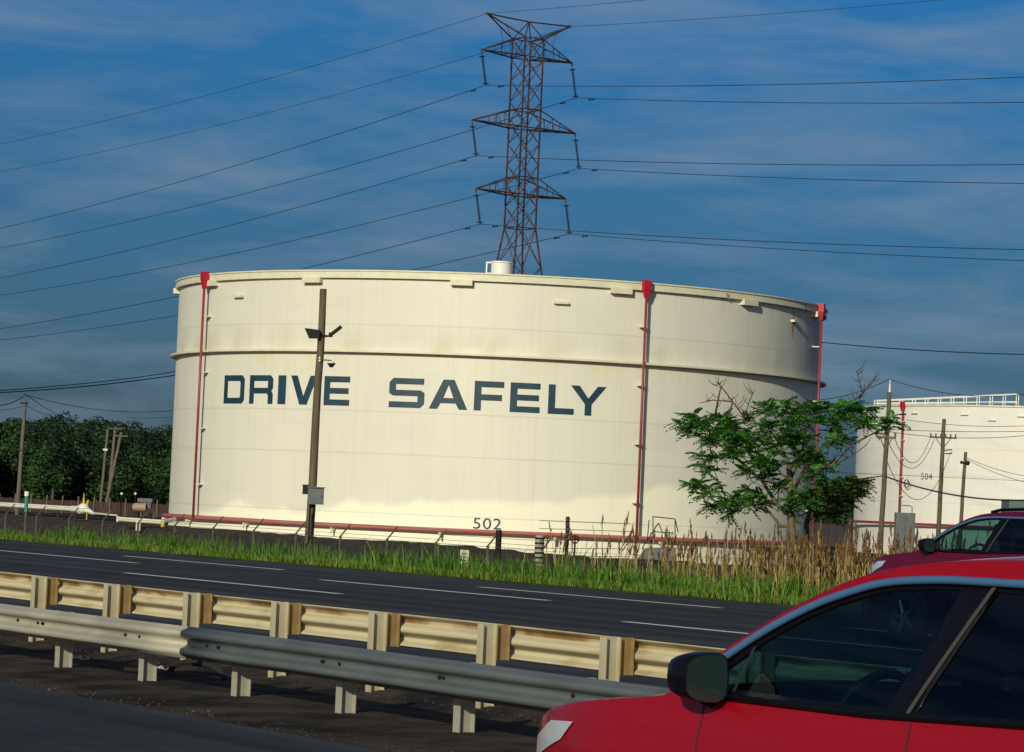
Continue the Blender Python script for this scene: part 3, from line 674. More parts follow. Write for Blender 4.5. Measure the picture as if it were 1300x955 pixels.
# left-hand poles
PL, tL, bL = pole(32, 508.5, 24, 240, .20, 'dark single wooden pole at the far left before the wood', M['woodgrey'], lean=-.2)
for py in (512, 572):
    mb = MB(); mb.box(at(31 if py == 512 else 28, py, 240)-bL+Vector((0,-.1,0)), (.7,.12,.12)); mb.build('crossarm', M['darksteel'], PL)
for (xt, yt, dep, rr, lab, arms) in ((137, 545, 338, .18, 'slim pole with a small white fitting, left one of three close poles', None), (146.5, 543, 338, .20, 'pale pole in the middle of three close poles, with a crossarm', (138.5, 155.5)), (154, 549, 334, .20, 'leaning pale pole, right one of three close poles, with a crossarm', (147, 162))):
    P_, t_, b_ = pole(xt, yt, xt-6, dep, rr, lab, M['woodgrey'], lean=-.5 if xt < 150 else -1.5, taper=.85)
    if arms: xarm(P_, b_, dep, arms[0], arms[1], yt+(1 if xt < 150 else 4.5), 2, False)
    else:
        mb = MB(); mb.box(at(134, 571, dep)-b_+Vector((0,-.1,0)), (.5,.3,.2)); mb.build('lamp_fitting', M['white'], P_)
lw(-30,500,150,330,456,210,.4,'heavy cable at far left, lower of the pair above the wood', .034)
lw(-30,497.5,155,330,451,215,.4,'heavy cable at far left, upper of the pair above the wood', .028)
lw(31,500,190,300,498,230,3.0,'sagging wire above the wood left of the tank', .02)
lw(-20,513,180,31,503,190,.3,'short wire left of the far left pole top', .03)
lw(31,501,190,330,494,240,1.5,'upper sagging wire meeting the tank edge above the wood', .02)
lw(33,515,190,-40,520,190,.2,'faint wire leaving the far left pole below its top', .02)
lw(33,514,190,70,525,300,.3,'faint wire running from the far left pole to the treetops', .02)
lw(160,530,300,330,505,230,.6,'rising wire right of the wood towards the tank', .02)
# ------------------------------------------------------------------ guardrails
def rail_profile(side, off=0):
    """W section; side=+1 humps toward -p (camera side)"""
    q = [(0,0),(.008,.012),(.034,.026),(.072,.040),(.084,.052),(.087,.07),(.084,.088),(.072,.100),(.034,.116),(.008,.132),(.0,.156)]
    pts = q+[(x, .312-z) for x, z in reversed(q[:-1])]
    return [(-side*(x)+off, z-.312) for x, z in pts]
def rail(name, label, p0, ztop, pbeam, side, spans, phase, mats, zg, pm, bm_, block_side, extent):
    root = empty(name, W(extent[0], p0, zg), label, 'guardrail')
    o_ = W(extent[0], p0, zg)
    def Lc(s, p, z): return W(s, p, z)-o_
    for (a, b, m, off) in spans:
        mb = MB(); prof = rail_profile(side, off); n = int((b-a)/1.0)+1; rows = []
        for i in range(n+1):
            s = a+(b-a)*i/n; wob = .006*math.sin(s*.9)+.004*math.sin(s*2.3); rows.append([Lc(s, pbeam+q+wob, ztop+z+.005*math.sin(s*.6)) for q, z in prof])
        mb.strip(rows); b_o = mb.build('rail_beam', m, root, smooth=True)
        sm = b_o.modifiers.new('thickness', 'SOLIDIFY'); sm.thickness = .004; sm.offset = 0
    k = int((extent[0]-phase)/1.93)
    R3 = Matrix((( U.x, N.x, 0), (U.y, N.y, 0), (0, 0, 1)))
    proto = None
    while phase+k*1.93 < extent[1]:
        s = phase+k*1.93; k += 1
        if proto is None:
            pb = MB(); H_ = ztop+(.015 if side < 0 else -.03)-zg+.2; zc = -.2+H_/2
            d0 = p0
            for dp in (-.075, .075): pb.box(R3@Vector((0, dp, zc)), (.10, .008, H_), R3)
            pb.box(R3@Vector((0, 0, zc)), (.006, .142, H_), R3)
            proto = pb.build('post', pm, root)
            bb = MB(); q = block_side*.155; zc2 = ztop-zg-.156
            for dp in (-.07, .07): bb.box(R3@Vector((0, q+dp, zc2)), (.10, .008, .33 if side < 0 else .28), R3)
            bb.box(R3@Vector((0, q, zc2)), (.006, .132, .33 if side < 0 else .28), R3)
            block = bb.build('blockout', bm_, proto)
            tb = MB()
            vface = pbeam-p0
            for zz in (ztop-zg-.156,):
                tb.tube(R3@Vector((.0, vface-.03*side, zz)), R3@Vector((.0, vface+.02*side, zz)), .018, n=6)
            tb.mi = 0
            bolt = tb.build('bolt', M['bolt'], proto)
            proto.location = Lc(s, p0, zg)
        else:
            c = proto.copy(); col.objects.link(c); c.parent = root; c.location = Lc(s, p0, zg)
            for ch in (block, bolt): d = ch.copy(); col.objects.link(d); d.parent = c
    if side > 0:
        for s in (29.0, 28.5, 26.15, 24.75, 22.3, 20.6):
            mb = MB(); mb.tube(Lc(s, pbeam-.012, ztop-.156), Lc(s, pbeam-.024, ztop-.156), .016, n=6); mb.build('splice_bolt', M['bolt'], b_o)
    return root
rail('guardrail', 'nearer median guardrail, weathered pale beam on the left changing to blue grey on the right', 13.86, .25, 13.61, 1,
     [(25.17, 150, M['beamA'], 0), (-20, 25.2, M['beamB'], .003)], 24.52, None, -.40, M['beamA'], M['beamA'], -1, (-20, 150))
rail('guardrail', 'farther median guardrail seen from its back, cream posts and rust stained beam', 15.36, .44, 15.61, -1,
     [(-20, 160, M['beamC'], 0)], 20.64, None, -.33, M['postC'], M['block'], 1, (-20, 160))
# litter in the median
rng = random.Random(11)
for lab, px, py, kind in (('long pale strip of litter by the nearer guardrail post', 88, 838, 'strip'), ('short bright strip of litter between guardrail posts', 190, 851, 'strip'), ('curved scrap of torn tyre under the nearer guardrail', 250, 862, 'tyre'), ('small brown scrap lying at a guardrail post', 183, 858, 'scrap')):
    d = ray(px, py); t = (-.40-CAMZ)/d.z; q = CAM+d*t; mb = MB(); q.z = -.385
    if kind == 'strip': mb.path([q+U*(-.2-.05*i)*(1)+N*(.02*math.sin(i*2))+Vector((0,0,.02+.02*math.sin(i*1.3))) for i in range(-6, 7)], .018, 5)
    elif kind == 'tyre': mb.path([q+U*(.6*math.cos(a))+Vector((0,0,.02+.13*math.sin(a))) for a in [math.pi*i/14 for i in range(15)]], .035, 5)
    else: mb.path([q+N*(.3*math.cos(a)*.4)+U*.12*i_+Vector((0,0,.02)) for i_, a in enumerate([0,.5,1.2,2.0])], .03, 5)
    tag(mb.build('litter' if kind != 'tyre' else 'tyre_scrap', M['ltr'] if kind == 'strip' else (M['rubber'] if kind == 'tyre' else M['block'])), lab, 'litter', 'litter in the median')
mb = MB()
for i in range(6000):
    s, p = rng.uniform(12, 42), rng.uniform(12.3, 15.9); zz = -.41+(.0 if p < 15 else .08); r = rng.uniform(.005, .012)*(1.8 if rng.random() < .04 else 1)
    c = W(s, p, zz); mb.add([c+Vector((r,0,0)), c+Vector((-r*.5,r,0)), c+Vector((-r*.6,-r,0)), c+Vector((0,0,r*1.1))], [(0,1,3),(1,2,3),(2,0,3)])
tag(mb.build('gravel', M['ltr_dark'] if 'ltr_dark' in M else mat('gravel_stone', (.035,.03,.026), .9, c2=(.10,.09,.08), scale=3)), kind='stuff', label='loose dark gravel and grit in the median under the guardrails', cat='gravel')
# ------------------------------------------------------------------ perimeter fence
FP = 46.2
def fz(px, py): v = atp(px, py, FP); return v
fo = W(40, FP, -1.95)
fence = empty('security_fence', fo, 'galvanised chain link fence topped with slanted barbed wire arms behind the roadside grass', 'fence')
p0_ = fz(622, 698); ks = sp(p0_)[0]; ztf = p0_.z; pxs = [49.5, 93, 139, 186, 233, 286, 337, 388, 439, 493, 558, 622]
sl = [sp(fz(x, 600+.05*x))[0] for x in pxs]; pitch = (sl[0]-sl[-1])/11
print('fence pitch', pitch, 'post top z', ztf, sp(fz(139, 657)), fz(139, 657).z, fz(337, 673).z)
ztf = -.05+(-.0)
ztf = (p0_.z+fz(139,657).z+fz(337,673).z)/3
proto = None
for k in range(-1, 26):
    s = sl[-1]+k*pitch
    if proto is None:
        mb = MB(); mb.tube((0,0,-.1), (0,0,ztf+1.95), .038, n=8); proto = mb.build('fence_post', M['galv'], fence)
        mb = MB(); h_ = ztf+1.95; d_ = U*(-.0)+N*(-.0)+Vector((.28,-.05,.36)); d2 = N*.34+Vector((0,0,.36))
        mb.tube((0,0,h_-.02), Vector((0,0,h_))+d2, .024, n=6); armo = mb.build('barb_arm', M['galv'], proto); proto.location = W(s, FP, -1.95)-fo; d2v = d2
    else:
        c = proto.copy(); col.objects.link(c); c.parent = fence; c.location = W(s, FP, -1.95)-fo
        d = armo.copy(); col.objects.link(d); d.parent = c
mb = MB(); s_a, s_b = sl[-1]-pitch, sl[-1]+25*pitch
for f in (.2, .6, .97):
    o2 = d2v*f; mb.tube(W(s_a, FP, ztf)+o2-fo, W(s_b, FP, ztf)+o2-fo, .006, n=4)
for z in (ztf-.04,): mb.tube(W(s_a, FP, z)-fo, W(s_b, FP, z)-fo, .009, n=6)
mb.build('barbed_wire', M['galv'], fence)
mb = MB(); hh_ = ztf+1.9; st = .075; sN = int((s_b-s_a)/st)
for i in range(-int(hh_/st), sN):
    s = s_a+i*st
    for sg in (1, -1):
        a, b_ = (s, 0), (s+hh_, hh_)
        if sg < 0: a, b_ = (s, hh_), (s+hh_, 0)
        A_ = W(a[0], FP+.03, -1.95+a[1])-fo; B_ = W(b_[0], FP+.03, -1.95+b_[1])-fo
        nrm = Vector((0,0,.0022)); nn = U*.0022
        mb.add([A_-nrm, B_-nrm, B_+nrm, A_+nrm], [(0,1,2,3)])
mb.build('chain_link_mesh', M['galv'], fence)
# stouter gate and strain posts, sign, marker
def gpost(name, x0, yt, p, r, label, m, rings=0, cat='post', zb=-1.95, capm=None):
    v = atp(x0, yt, p); base = Vector((v.x, v.y, zb)); root = empty(name, base, label, cat)
    mb = MB(); mb.tube((0,0,0), (0,0,v.z-zb), r, n=12); o = mb.build('post_shaft', m, root, smooth=False)
    if rings:
        for i in range(rings):
            mb = MB(); z = v.z-zb-.05-i*.13; mb.tube((0,0,z), (0,0,z-.05), r+.012, n=12); mb.build('wire_band', capm, root)
    return root, v, base
gpost('gate_post', 633.5, 673, 46.4, .085, 'dark leaning gate post beside the number 502 on the tank', M['darksteel'])
gpost('strain_post', 685.5, 680, 45.2, .12, 'thick grey concrete strain post wrapped with dark wire bands in the grass', M['conc'], 7, capm=M['darksteel'])
gpost('fence_post', 721, 656, 45.0, .05, 'tall thin dark post with wires at the left end of the reeds', M['darksteel'], 6, capm=M['galv'])
mb = MB(); A_ = atp(721, 662, 45.0); 
for y_ in (662, 672, 684, 694, 704): mb.tube(atp(685, y_+2 if y_>675 else y_+2-3, 45.1), atp(800, y_+3, 44.8), .008, n=4)
tag(mb.build('fence_wire', M['galv']), 'bare fence wires strung between the thin post and the reeds', 'wire')
g1 = atp(636, 711.5, 46.3); g2 = atp(682, 713.5, 45.6); mb = MB(); mb.tube(g1, g2, .03, n=6); mb.tube(g2, Vector((g2.x, g2.y, -1.9)), .03, n=6); mb.tube(g1, Vector((g1.x, g1.y, -1.9)), .03, n=6)
tag(mb.build('gate_rail', M['galv']), 'low horizontal pipe rail between the dark gate post and the wrapped post', 'rail')
# fence sign
sgn = atp(589.5, 709.5, 46.1); root = empty('fence_sign', sgn, 'small pale notice board hanging on the fence in front of the dark bank', 'sign')
R3 = Matrix(((U.x, N.x, 0), (U.y, N.y, 0), (0, 0, 1)))
mb = MB(); mb.box((0,0,0), (.42,.02,.50), R3); mb.build('sign_panel', M['cream'], root)
mb = MB()
for z in (.15, .05, -.05, -.15): mb.box(N*-.014+Vector((0,0,z)), (.30 if z != -.15 else .2,.004,.02), R3)
mb.build('text_lines', M['darksteel'], root)
# green and white pipeline marker
root, v, base = gpost('marker_post', 34.2, 626, 49.5, .055, 'green pipeline marker post with white cap at the left', M['galv'], cat='marker post')
mb = MB(); mb.tube(Vector((0,0,v.z+1.95-.75)), Vector((0,0,v.z+1.95-.12)), .075, n=12); mb.build('green_sleeve', M['green_m'], root)
mb = MB(); mb.tube(Vector((0,0,v.z+1.95-.12)), Vector((0,0,v.z+1.95+.06)), .095, n=12); mb.build('white_cap', M['white'], root)
# ------------------------------------------------------------------ pipework left of the tank
a, b_ = atp(-60, 637.2, 70.5), atp(101, 646.5, 70.5); a.z = b_.z = (a.z+b_.z)/2
root = empty('white_pipeline', Vector((b_.x, b_.y, -1.9)), 'thick white pipeline on low supports left of the tank', 'pipeline'); O_ = Vector((b_.x, b_.y, -1.9))
mb = MB(); mb.tube(a-O_, b_-O_, .14, n=14); o = mb.build('pipe_run', M['white'], root); shade(o)
for i in range(8):
    q = b_.lerp(a, i/7*.9+.03)-O_; mb = MB(); mb.box((q.x, q.y, q.z/2-.1), (.12,.16,max(q.z-.2,.1))); mb.build('pipe_support', M['darksteel'], root)
mb = MB(); dU = U*-1
mb.tube(b_-O_-dU*.9, b_-O_, .17, n=14); mb.tube(b_-O_, b_-O_+dU*.12, .24, n=14); mb.ball(b_-O_+dU*.45+Vector((0,0,.05)), .30, n=12, m=8); mb.tube(b_-O_+dU*.75, b_-O_+dU*1.7+Vector((0,0,-.18)), .2, .07, n=12)
mb.tube(b_-O_+dU*1.6+Vector((0,0,-.16)), b_-O_+dU*4.4+Vector((0,0,-.2)), .05, n=8); o = mb.build('valve_body', M['white'], root); shade(o)
mb = MB(); q = b_-O_+dU*.45; mb.tube(q+Vector((0,0,.28)), q+Vector((0,0,.62)), .05, n=8); mb.tube(q+Vector((0,0,.62)), q+Vector((0,0,.85)), .025, n=6); mb.build('valve_stem', M['yellow'], root)
v = atp(111, 637, 78); mb = MB(); mb.tube(Vector((v.x, v.y, -1.9)), v-Vector((0,0,.35)), .03, n=6); v2 = v+Vector((0,0,.05)); mb.tube(v-Vector((.04,0,.35)), v2+Vector((.05,0,.05)), .055, n=8)
tag(mb.build('yellow_marker', M['yellow']), 'short leaning yellow marker left of the white valve', 'marker post')
a, b_ = at(149.5, 659, 150), at(206, 663.0, 148); O_ = Vector((a.x, a.y, -1.9))
root = empty('cream_pipe', O_, 'short cream pipe on a tee support at the left foot of the tank', 'pipe'); mb = MB(); mb.tube(a-O_, b_-O_, .12, n=12); mb.box(a-O_, (.08,.3,.3)); mb.build('pipe_run', M['cream'], root)
q = a.lerp(b_, .47)-O_; mb = MB(); mb.box((q.x, q.y, q.z-.27), (.22,.22,.5)); mb.box((q.x, q.y, (q.z-.5)/2), (.12,.12,q.z-.5)); mb.build('pipe_support', M['cream'], root)
mb = MB(); q = at(206.5, 667.3, 147)-O_; mb.ball(q, .11, n=10, m=8); mb.tube(q, q+Vector((0,0,.2)), .04, n=6); mb.build('valve_wheel', M['yellow'], root)
mb = MB(); mb.tube(b_-O_, at(222, 659, 151)-O_, .1, n=10); mb.build('elbow', M['cream'], root)
mb = MB(); q = at(195.5, 656, 150)-O_; mb.tube(q-Vector((0,0,.2)), q+Vector((0,0,.1)), .07, n=8); mb.ball(q+Vector((0,0,.15)), .09, n=8, m=6); mb.build('relief_valve', M['galv'], root)
# skid mounted unit
c = at(183.5, 642, 190); O_ = Vector((c.x, c.y, -1.95)); root = empty('pump_unit', O_, 'small grey brown pump unit on a skid in the dark yard left of the tank', 'machine')
mb = MB(); mb.box((0.05,0,c.z+1.95+.35), (.95,.8,.25)); mb.box((.2,0,c.z+1.95+.05), (.5,.7,.4)); mb.build('hood', M['greybox'], root)
mb = MB(); mb.tube((-.5,-.4,c.z+1.95-.12), (.15,-.4,c.z+1.95-.12), .28, n=12); mb.ball((-.5,-.4,c.z+1.83), .27, n=10, m=7); mb.build('drum', mat('tan_drum', (.33,.24,.15), .6), root)
mb = MB()
for dx in (-.4, .4): mb.box((dx,0,(c.z+1.5)/2), (.1,.6,c.z+1.5))
mb.build('skid_leg', M['darksteel'], root)
# far brown fence and its wire
mb = MB(); A_, B_ = at(-60, 624, 330), at(260, 634, 330); rt = Vector((A_.x, A_.y, -1.9)); fr = empty('far_fence', rt, 'low rusty brown slatted fence along the foot of the far wood', 'fence')
n = 90
for i in range(n):
    q = A_.lerp(B_, i/n); mb.box((q.x-rt.x+.16, q.y-rt.y, .75+random.uniform(-.05,.05)), (.27,.05,1.5))
mb.build('slat_panel', M['rustfence'], fr)
for i in range(0, 17):
    q = A_.lerp(B_, i/16); pb = MB(); pb.box((q.x-rt.x, q.y-rt.y-.1, 1.0), (.14,.12,2.0)); pb.build('fence_post', M['woodgrey'], fr)
for px, lab in ((154.5, 'left of two short white capped vent pipes before the far fence'), (172, 'right of two short white capped vent pipes before the far fence')):
    v = at(px, 627, 250); rt = empty('vent_pipe', Vector((v.x, v.y, -1.95)), lab, 'vent pipe', 'vent pipes before the far fence'); mb = MB(); mb.tube((0,0,0), (0,0,v.z+1.9), .05, n=8); mb.build('pipe_shaft', M['darksteel'], rt)
    mb = MB(); mb.ball((0,0,v.z+1.95), .12, n=10, m=6); mb.build('pipe_cap', M['white'], rt)
# cabinet before tank 504
c = at(1147.5, 690, 118); O_ = Vector((c.x, c.y, -1.95)); zt = at(1148, 651, 118).z+1.95; root = empty('electrical_cabinet', O_, 'grey upright electrical cabinet standing in the reeds before tank 504', 'cabinet')
mb = MB(); mb.box((0,0,zt/2+.2), (.78,.5,zt-.4)); mb.build('cabinet_body', M['greybox'], root)
for dx in (-.19, .19): mb = MB(); mb.box((dx,-.262,zt/2+.22), (.36,.02,zt-.55)); mb.build('cabinet_door', M['greybox'], root)
mb = MB(); mb.path([(.28,0,zt-.05), (.28,0,zt+.22), (.2,0,zt+.29), (-.15,0,zt+.29)], .02, 6); mb.build('conduit', M['galv'], root)
mb = MB(); mb.box((0,0,.1), (1.0,.7,.25)); mb.build('plinth', M['conc'], root)
# stile over the bank, with handrail
c = at(838, 698, 124); O_ = Vector((c.x, c.y, -1.95)); root = empty('access_stile', O_, 'grey metal access platform with a handrail half hidden in the reeds before the tank', 'platform')
q0 = at(843, 697, 124).z+1.95
mb = MB(); mb.add([(-.95,-.5,q0-.5),(-.6,-.5,q0),(.65,-.5,q0+.08),(.65,-.5,q0-.6),(-.95,.5,q0-.5),(-.6,.5,q0),(.65,.5,q0+.08),(.65,.5,q0-.6)], [(0,1,2,3),(7,6,5,4),(0,4,5,1),(1,5,6,2),(2,6,7,3),(3,7,4,0)])
mb.box((0,0,(q0-.6)/2), (1.3,.9,max(q0-.6,.1))); mb.build('step_box', M['greybox'], root)
mb = MB()
def rr_(px, py): return at(px, py, 123.4)-O_
for (x0, y0), (x1, y1) in (((829,656),(857,659)), ((829,675),(855,677)), ((829,656),(829,690)), ((857,659),(861,676)), ((857,659),(857,692)), ((822,684),(815,697)), ((822,684),(824,660)), ((836,664),(822,686)), ((836,664),(841,676)), ((804,672),(785,702)), ((800,684),(790,700))):
    mb.tube(rr_(x0, y0), rr_(x1, y1), .022, n=5)
mb.build('handrail', M['darksteel'], root)
# valve on the bank (dark wheel)
v = at(730, 685, 140); root = empty('bank_valve', Vector((v.x, v.y, -1.95)), 'small dark valve wheel standing before the tank just right of the thin post', 'valve')
mb = MB(); mb.tube((0,0,0), (0,0,v.z+1.95-.1), .05, n=6); mb.build('valve_stem', M['darksteel'], root); mb = MB(); mb.path([(.18*math.cos(a),0,v.z+1.95+.18*math.sin(a)) for a in [2*math.pi*i/14 for i in range(14)]], .04, 5, closed=True); mb.tube((-.18,0,v.z+1.95), (.18,0,v.z+1.95), .03, n=5); mb.tube((0,0,v.z+1.77), (0,0,v.z+2.13), .03, n=5); mb.build('valve_wheel', M['darksteel'], root)
# dark wall between the tanks, green shed
a, b_ = at(1010, 664, 340), at(1120, 667.5, 340); rt = Vector((a.x, a.y, -1.95)); mb = MB(); L_ = (b_-a).length
mb.box((L_/2, 0, (a.z+1.95)/2), (L_, .4, a.z+1.95)); mb.box((L_/2, -.02, a.z+2.0), (L_+.1, .5, .12))
for i in range(12): mb.box((L_*i/11, -.25, (a.z+1.9)/2), (.25, .2, a.z+1.9))
o = tag(mb.build('dark_wall', mat('dark_wall', (.025,.02,.03), .9, c2=(.04,.03,.035), scale=.4)), 'dark purple brown wall seen between the two tanks behind the tree', 'wall'); o.location = rt
c = at(1300, 640, 260); root = empty('green_shed', Vector((c.x, c.y, -1.95)), 'grey green flat roofed shed behind the maroon car at the right edge', 'shed')
lft = at(1276, 640, 260).x-c.x; zt = at(1290, 636, 260).z+1.95
gm = mat('green_cladding', (.10,.16,.13), .7, c2=(.08,.13,.11), scale=1, stretch=(8,1,.2))
mb = MB(); mb.box((lft+2.6,0,zt/2), (5.2,4,zt)); mb.build('wall', gm, root)
mb = MB(); mb.box((lft+2.6,0,zt+.05), (5.35,4.15,.1)); mb.build('roof', M['darksteel'], root)
mb = MB(); mb.box((lft+3.4,-2.01,1.05), (1.0,.06,2.1)); mb.build('door', M['greybox'], root)
# ------------------------------------------------------------------ vegetation
def leafmat(name, c1, c2, rough=.6, trans=.25):
    m = bpy.data.materials.new(name); m.use_nodes = True; nt = m.node_tree; b = nt.nodes['Principled BSDF']; b.inputs['Roughness'].default_value = rough; b.inputs['Specular IOR Level'].default_value = .25
    g = nt.nodes.new('ShaderNodeNewGeometry'); r = nt.nodes.new('ShaderNodeValToRGB'); r.color_ramp.elements[0].color = tuple(c1)+(1,); r.color_ramp.elements[1].color = tuple(c2)+(1,)
    nt.links.new(g.outputs['Random Per Island'], r.inputs[0]); nt.links.new(r.outputs[0], b.inputs['Base Color'])
    tr = nt.nodes.new('ShaderNodeBsdfTranslucent'); nt.links.new(r.outputs[0], tr.inputs[0]); mx = nt.nodes.new('ShaderNodeMixShader'); mx.inputs[0].default_value = trans
    nt.links.new(b.outputs[0], mx.inputs[1]); nt.links.new(tr.outputs[0], mx.inputs[2]); nt.links.new(mx.outputs[0], nt.nodes['Material Output'].inputs[0]); return m
def deadmix(m, col_, pos):
    rr = [n for n in m.node_tree.nodes if n.type == 'VALTORGB'][0].color_ramp; e = rr.elements.new(pos); e.color = rr.elements[-1].color; rr.elements[-1].color = col_+(1,); return m
M['grassA'] = leafmat('grass_blades', (.028,.10,.008), (.11,.26,.02))
M['grassB'] = leafmat('short_grass', (.05,.12,.01), (.14,.24,.025))
deadmix(M['grassA'], (.30,.24,.08), .86); deadmix(M['grassB'], (.26,.20,.07), .80)
M['reed'] = leafmat('dead_reed', (.17,.125,.035), (.46,.37,.15), trans=.1)
M['plume'] = leafmat('reed_plume', (.09,.05,.02), (.26,.16,.065), trans=.1)
M['leaf'] = leafmat('sumac_leaf', (.022,.095,.016), (.095,.30,.03), trans=.35)
M['leaf2'] = leafmat('young_leaf', (.03,.07,.010), (.10,.15,.02), trans=.2)
M['farleaf'] = leafmat('far_wood_leaf', (.008,.022,.010), (.020,.045,.016), trans=.1)
nt = M['farleaf'].node_tree; rp = [n for n in nt.nodes if n.type == 'VALTORGB'][0]
tco = nt.nodes.new('ShaderNodeTexCoord'); nz = nt.nodes.new('ShaderNodeTexNoise'); nz.inputs['Scale'].default_value = .16; nz.inputs['Detail'].default_value = 2; nt.links.new(tco.outputs['Object'], nz.inputs[0])
r2_ = nt.nodes.new('ShaderNodeValToRGB'); r2_.color_ramp.elements[0].position = .38; r2_.color_ramp.elements[0].color = (.55,.6,.7,1); r2_.color_ramp.elements[1].position = .64; r2_.color_ramp.elements[1].color = (2.0,2.3,1.1,1); nt.links.new(nz.outputs[0], r2_.inputs[0])
mq = nt.nodes.new('ShaderNodeMixRGB'); mq.blend_type = 'MULTIPLY'; mq.inputs[0].default_value = 1; nt.links.new(rp.outputs[0], mq.inputs[1]); nt.links.new(r2_.outputs[0], mq.inputs[2])
nt.links.new(mq.outputs[0], nt.nodes['Principled BSDF'].inputs['Base Color'])
M['bark'] = mat('bark', (.16,.125,.07), .9, c2=(.085,.065,.045), scale=6, stretch=(1,1,.3), bump=.4)
M['barkd'] = mat('dark_bark', (.045,.035,.03), .9, c2=(.09,.07,.055), scale=4)
def blade(mb, p, h, w_, lean, rng, seg=3):
    a = rng.uniform(0, math.tau); side = Vector((math.cos(a), math.sin(a), 0))*w_; la = rng.uniform(0, math.tau); ld_ = Vector((math.cos(la), math.sin(la), 0))*lean
    rows = []
    for i in range(seg+1):
        t = i/seg; c = p+ld_*(t*t*h)+Vector((0,0,h*(t-.12*lean*t*t))); k = 1-t*t*.92; rows.append([c-side*k, c+side*k])
    mb.strip(rows)
def vz(p):
    P = [(36.0,-.15),(36.1,-.12),(38,-.28),(40,-.85),(44.3,-1.94)]
    for (a, za), (b, zb) in zip(P, P[1:]):
        if p <= b: return za+(zb-za)*(p-a)/(b-a)
    return -1.95
rng = random.Random(21)
def clumpn(s, f=1.0, k=0): return .5+.5*math.sin(s*1.7*f+k)*math.sin(s*.53*f+1.3+k)*.7+.25*math.sin(s*4.1*f+k*2)
mb = MB()
for i in range(52000):
    s = rng.uniform(27, 112); p = 36.05+rng.random()**1.2*2.3; ez = .06*math.sin(s*2.1)+.05*math.sin(s*.8)
    if p < 36.12+ez: continue
    blade(mb, W(s, p, vz(p)-.01), rng.uniform(.08, .24), .014, rng.uniform(.1,.6), rng, 2)
tag(mb.build('short_grass', M['grassB']), kind='stuff', label='short yellow green grass along the far road edge', cat='grass')
mb = MB()
for i in range(46000):
    s = rng.uniform(27, 112); p = rng.uniform(37.3, 41.5); c = clumpn(s)+.3*math.sin(p*3+s)
    if rng.random() > (.35+.8*c)*(1 if s > 46 else .8): continue
    base_h = .30+.36*c
    h = base_h*rng.uniform(.55, 1.12)
    if s > 79: h *= .75
    if s < 60: h *= 1.25
    blade(mb, W(s, p, vz(p)-.02), h*(1.0 if p < 39 else 1.5), .017, rng.uniform(.05,.45), rng, 3)
tag(mb.build('tall_grass', M['grassA']), kind='stuff', label='tall bright green grass clumps growing along the roadside verge', cat='grass')
# reeds: dead phragmites with plumes
mb = MB(); mb2 = MB()
sR = sp(atp(725, 700, 41))[0]; sE = 26
for i in range(15500):
    s = rng.uniform(sE, sR); t = (sR-s)/(sR-sE); p = rng.uniform(37.4 if t > .5 else (38.6 if t > .33 else 39.5), 44.5)
    if rng.random() > min(1, .09+2.2*max(0, t-.12)): continue
    zb = vz(p)
    if t < .38: top = rng.uniform(-.35, 1.0)+(rng.uniform(0,.55) if rng.random() < .4 else 0)
    else: top = rng.uniform(-.40, .38)+(rng.uniform(.1,.9) if rng.random() < .08 else 0)
    if p < 39: top -= .35*(39-p)
    h = max(.4, top-zb-.15); la = rng.uniform(0, math.tau); ln = rng.uniform(.02,.14); d = Vector((math.cos(la)*ln, math.sin(la)*ln, 0))
    b0 = W(s, p, zb-.02); side = Vector((1,.2,0)).normalized()*.0085
    pts = [b0+d*(k/3)**2*h+Vector((0,0,h*k/3)) for k in range(4)]
    mb.strip([[q-side, q+side] for q in pts])
    for k in range(2):
        q = b0+Vector((0,0,h*rng.uniform(.2,.75))); a = rng.uniform(0, math.tau); L_ = rng.uniform(.2,.45); e = q+Vector((math.cos(a)*L_*.6, math.sin(a)*L_*.6, L_*rng.uniform(-.1,.7))); sd = Vector((0,0,.010)); mb.add([q-sd, q+sd, e], [(0,1,2)])
    if rng.random() < (.75 if t < .38 else .16):
        tp = pts[-1]; L_ = rng.uniform(.24,.42); dd = (d*2+Vector((rng.uniform(-.12,.12),0,1))).normalized()
        for k in range(22):
            f = rng.random(); q = tp+dd*(L_*(f-.25)); a = rng.uniform(0, math.tau); ww = .055*(1-f)+.012
            e = q+Vector((math.cos(a)*ww, math.sin(a)*ww, .09)); sd = Vector((math.sin(a), -math.cos(a), 0))*.014; mb2.add([q-sd, q+sd, e+sd*.3, e-sd*.3], [(0,1,2,3)])
mb.mi = 1; off = len(mb.v)
mb.v += mb2.v; mb.f += [tuple(i+off for i in f) for f in mb2.f]; mb.m += [1]*len(mb2.f)
tag(mb.build('reed_bed', [M['reed'], M['plume']]), kind='stuff', label='tan dead reeds with brown plumes standing right of the thin post', cat='reeds')
# weeds on the berm foot and fence line
mb = MB()
for i in range(5200):
    s = rng.uniform(40, 130); p = rng.uniform(42.5, 46.5); blade(mb, W(s, p, vz(p)), rng.uniform(.4, .95), .02, rng.uniform(.1,.4), rng, 3)
tag(mb.build('ditch_grass', M['grassA']), kind='stuff', label='dark green rank grass along the fence foot', cat='grass')
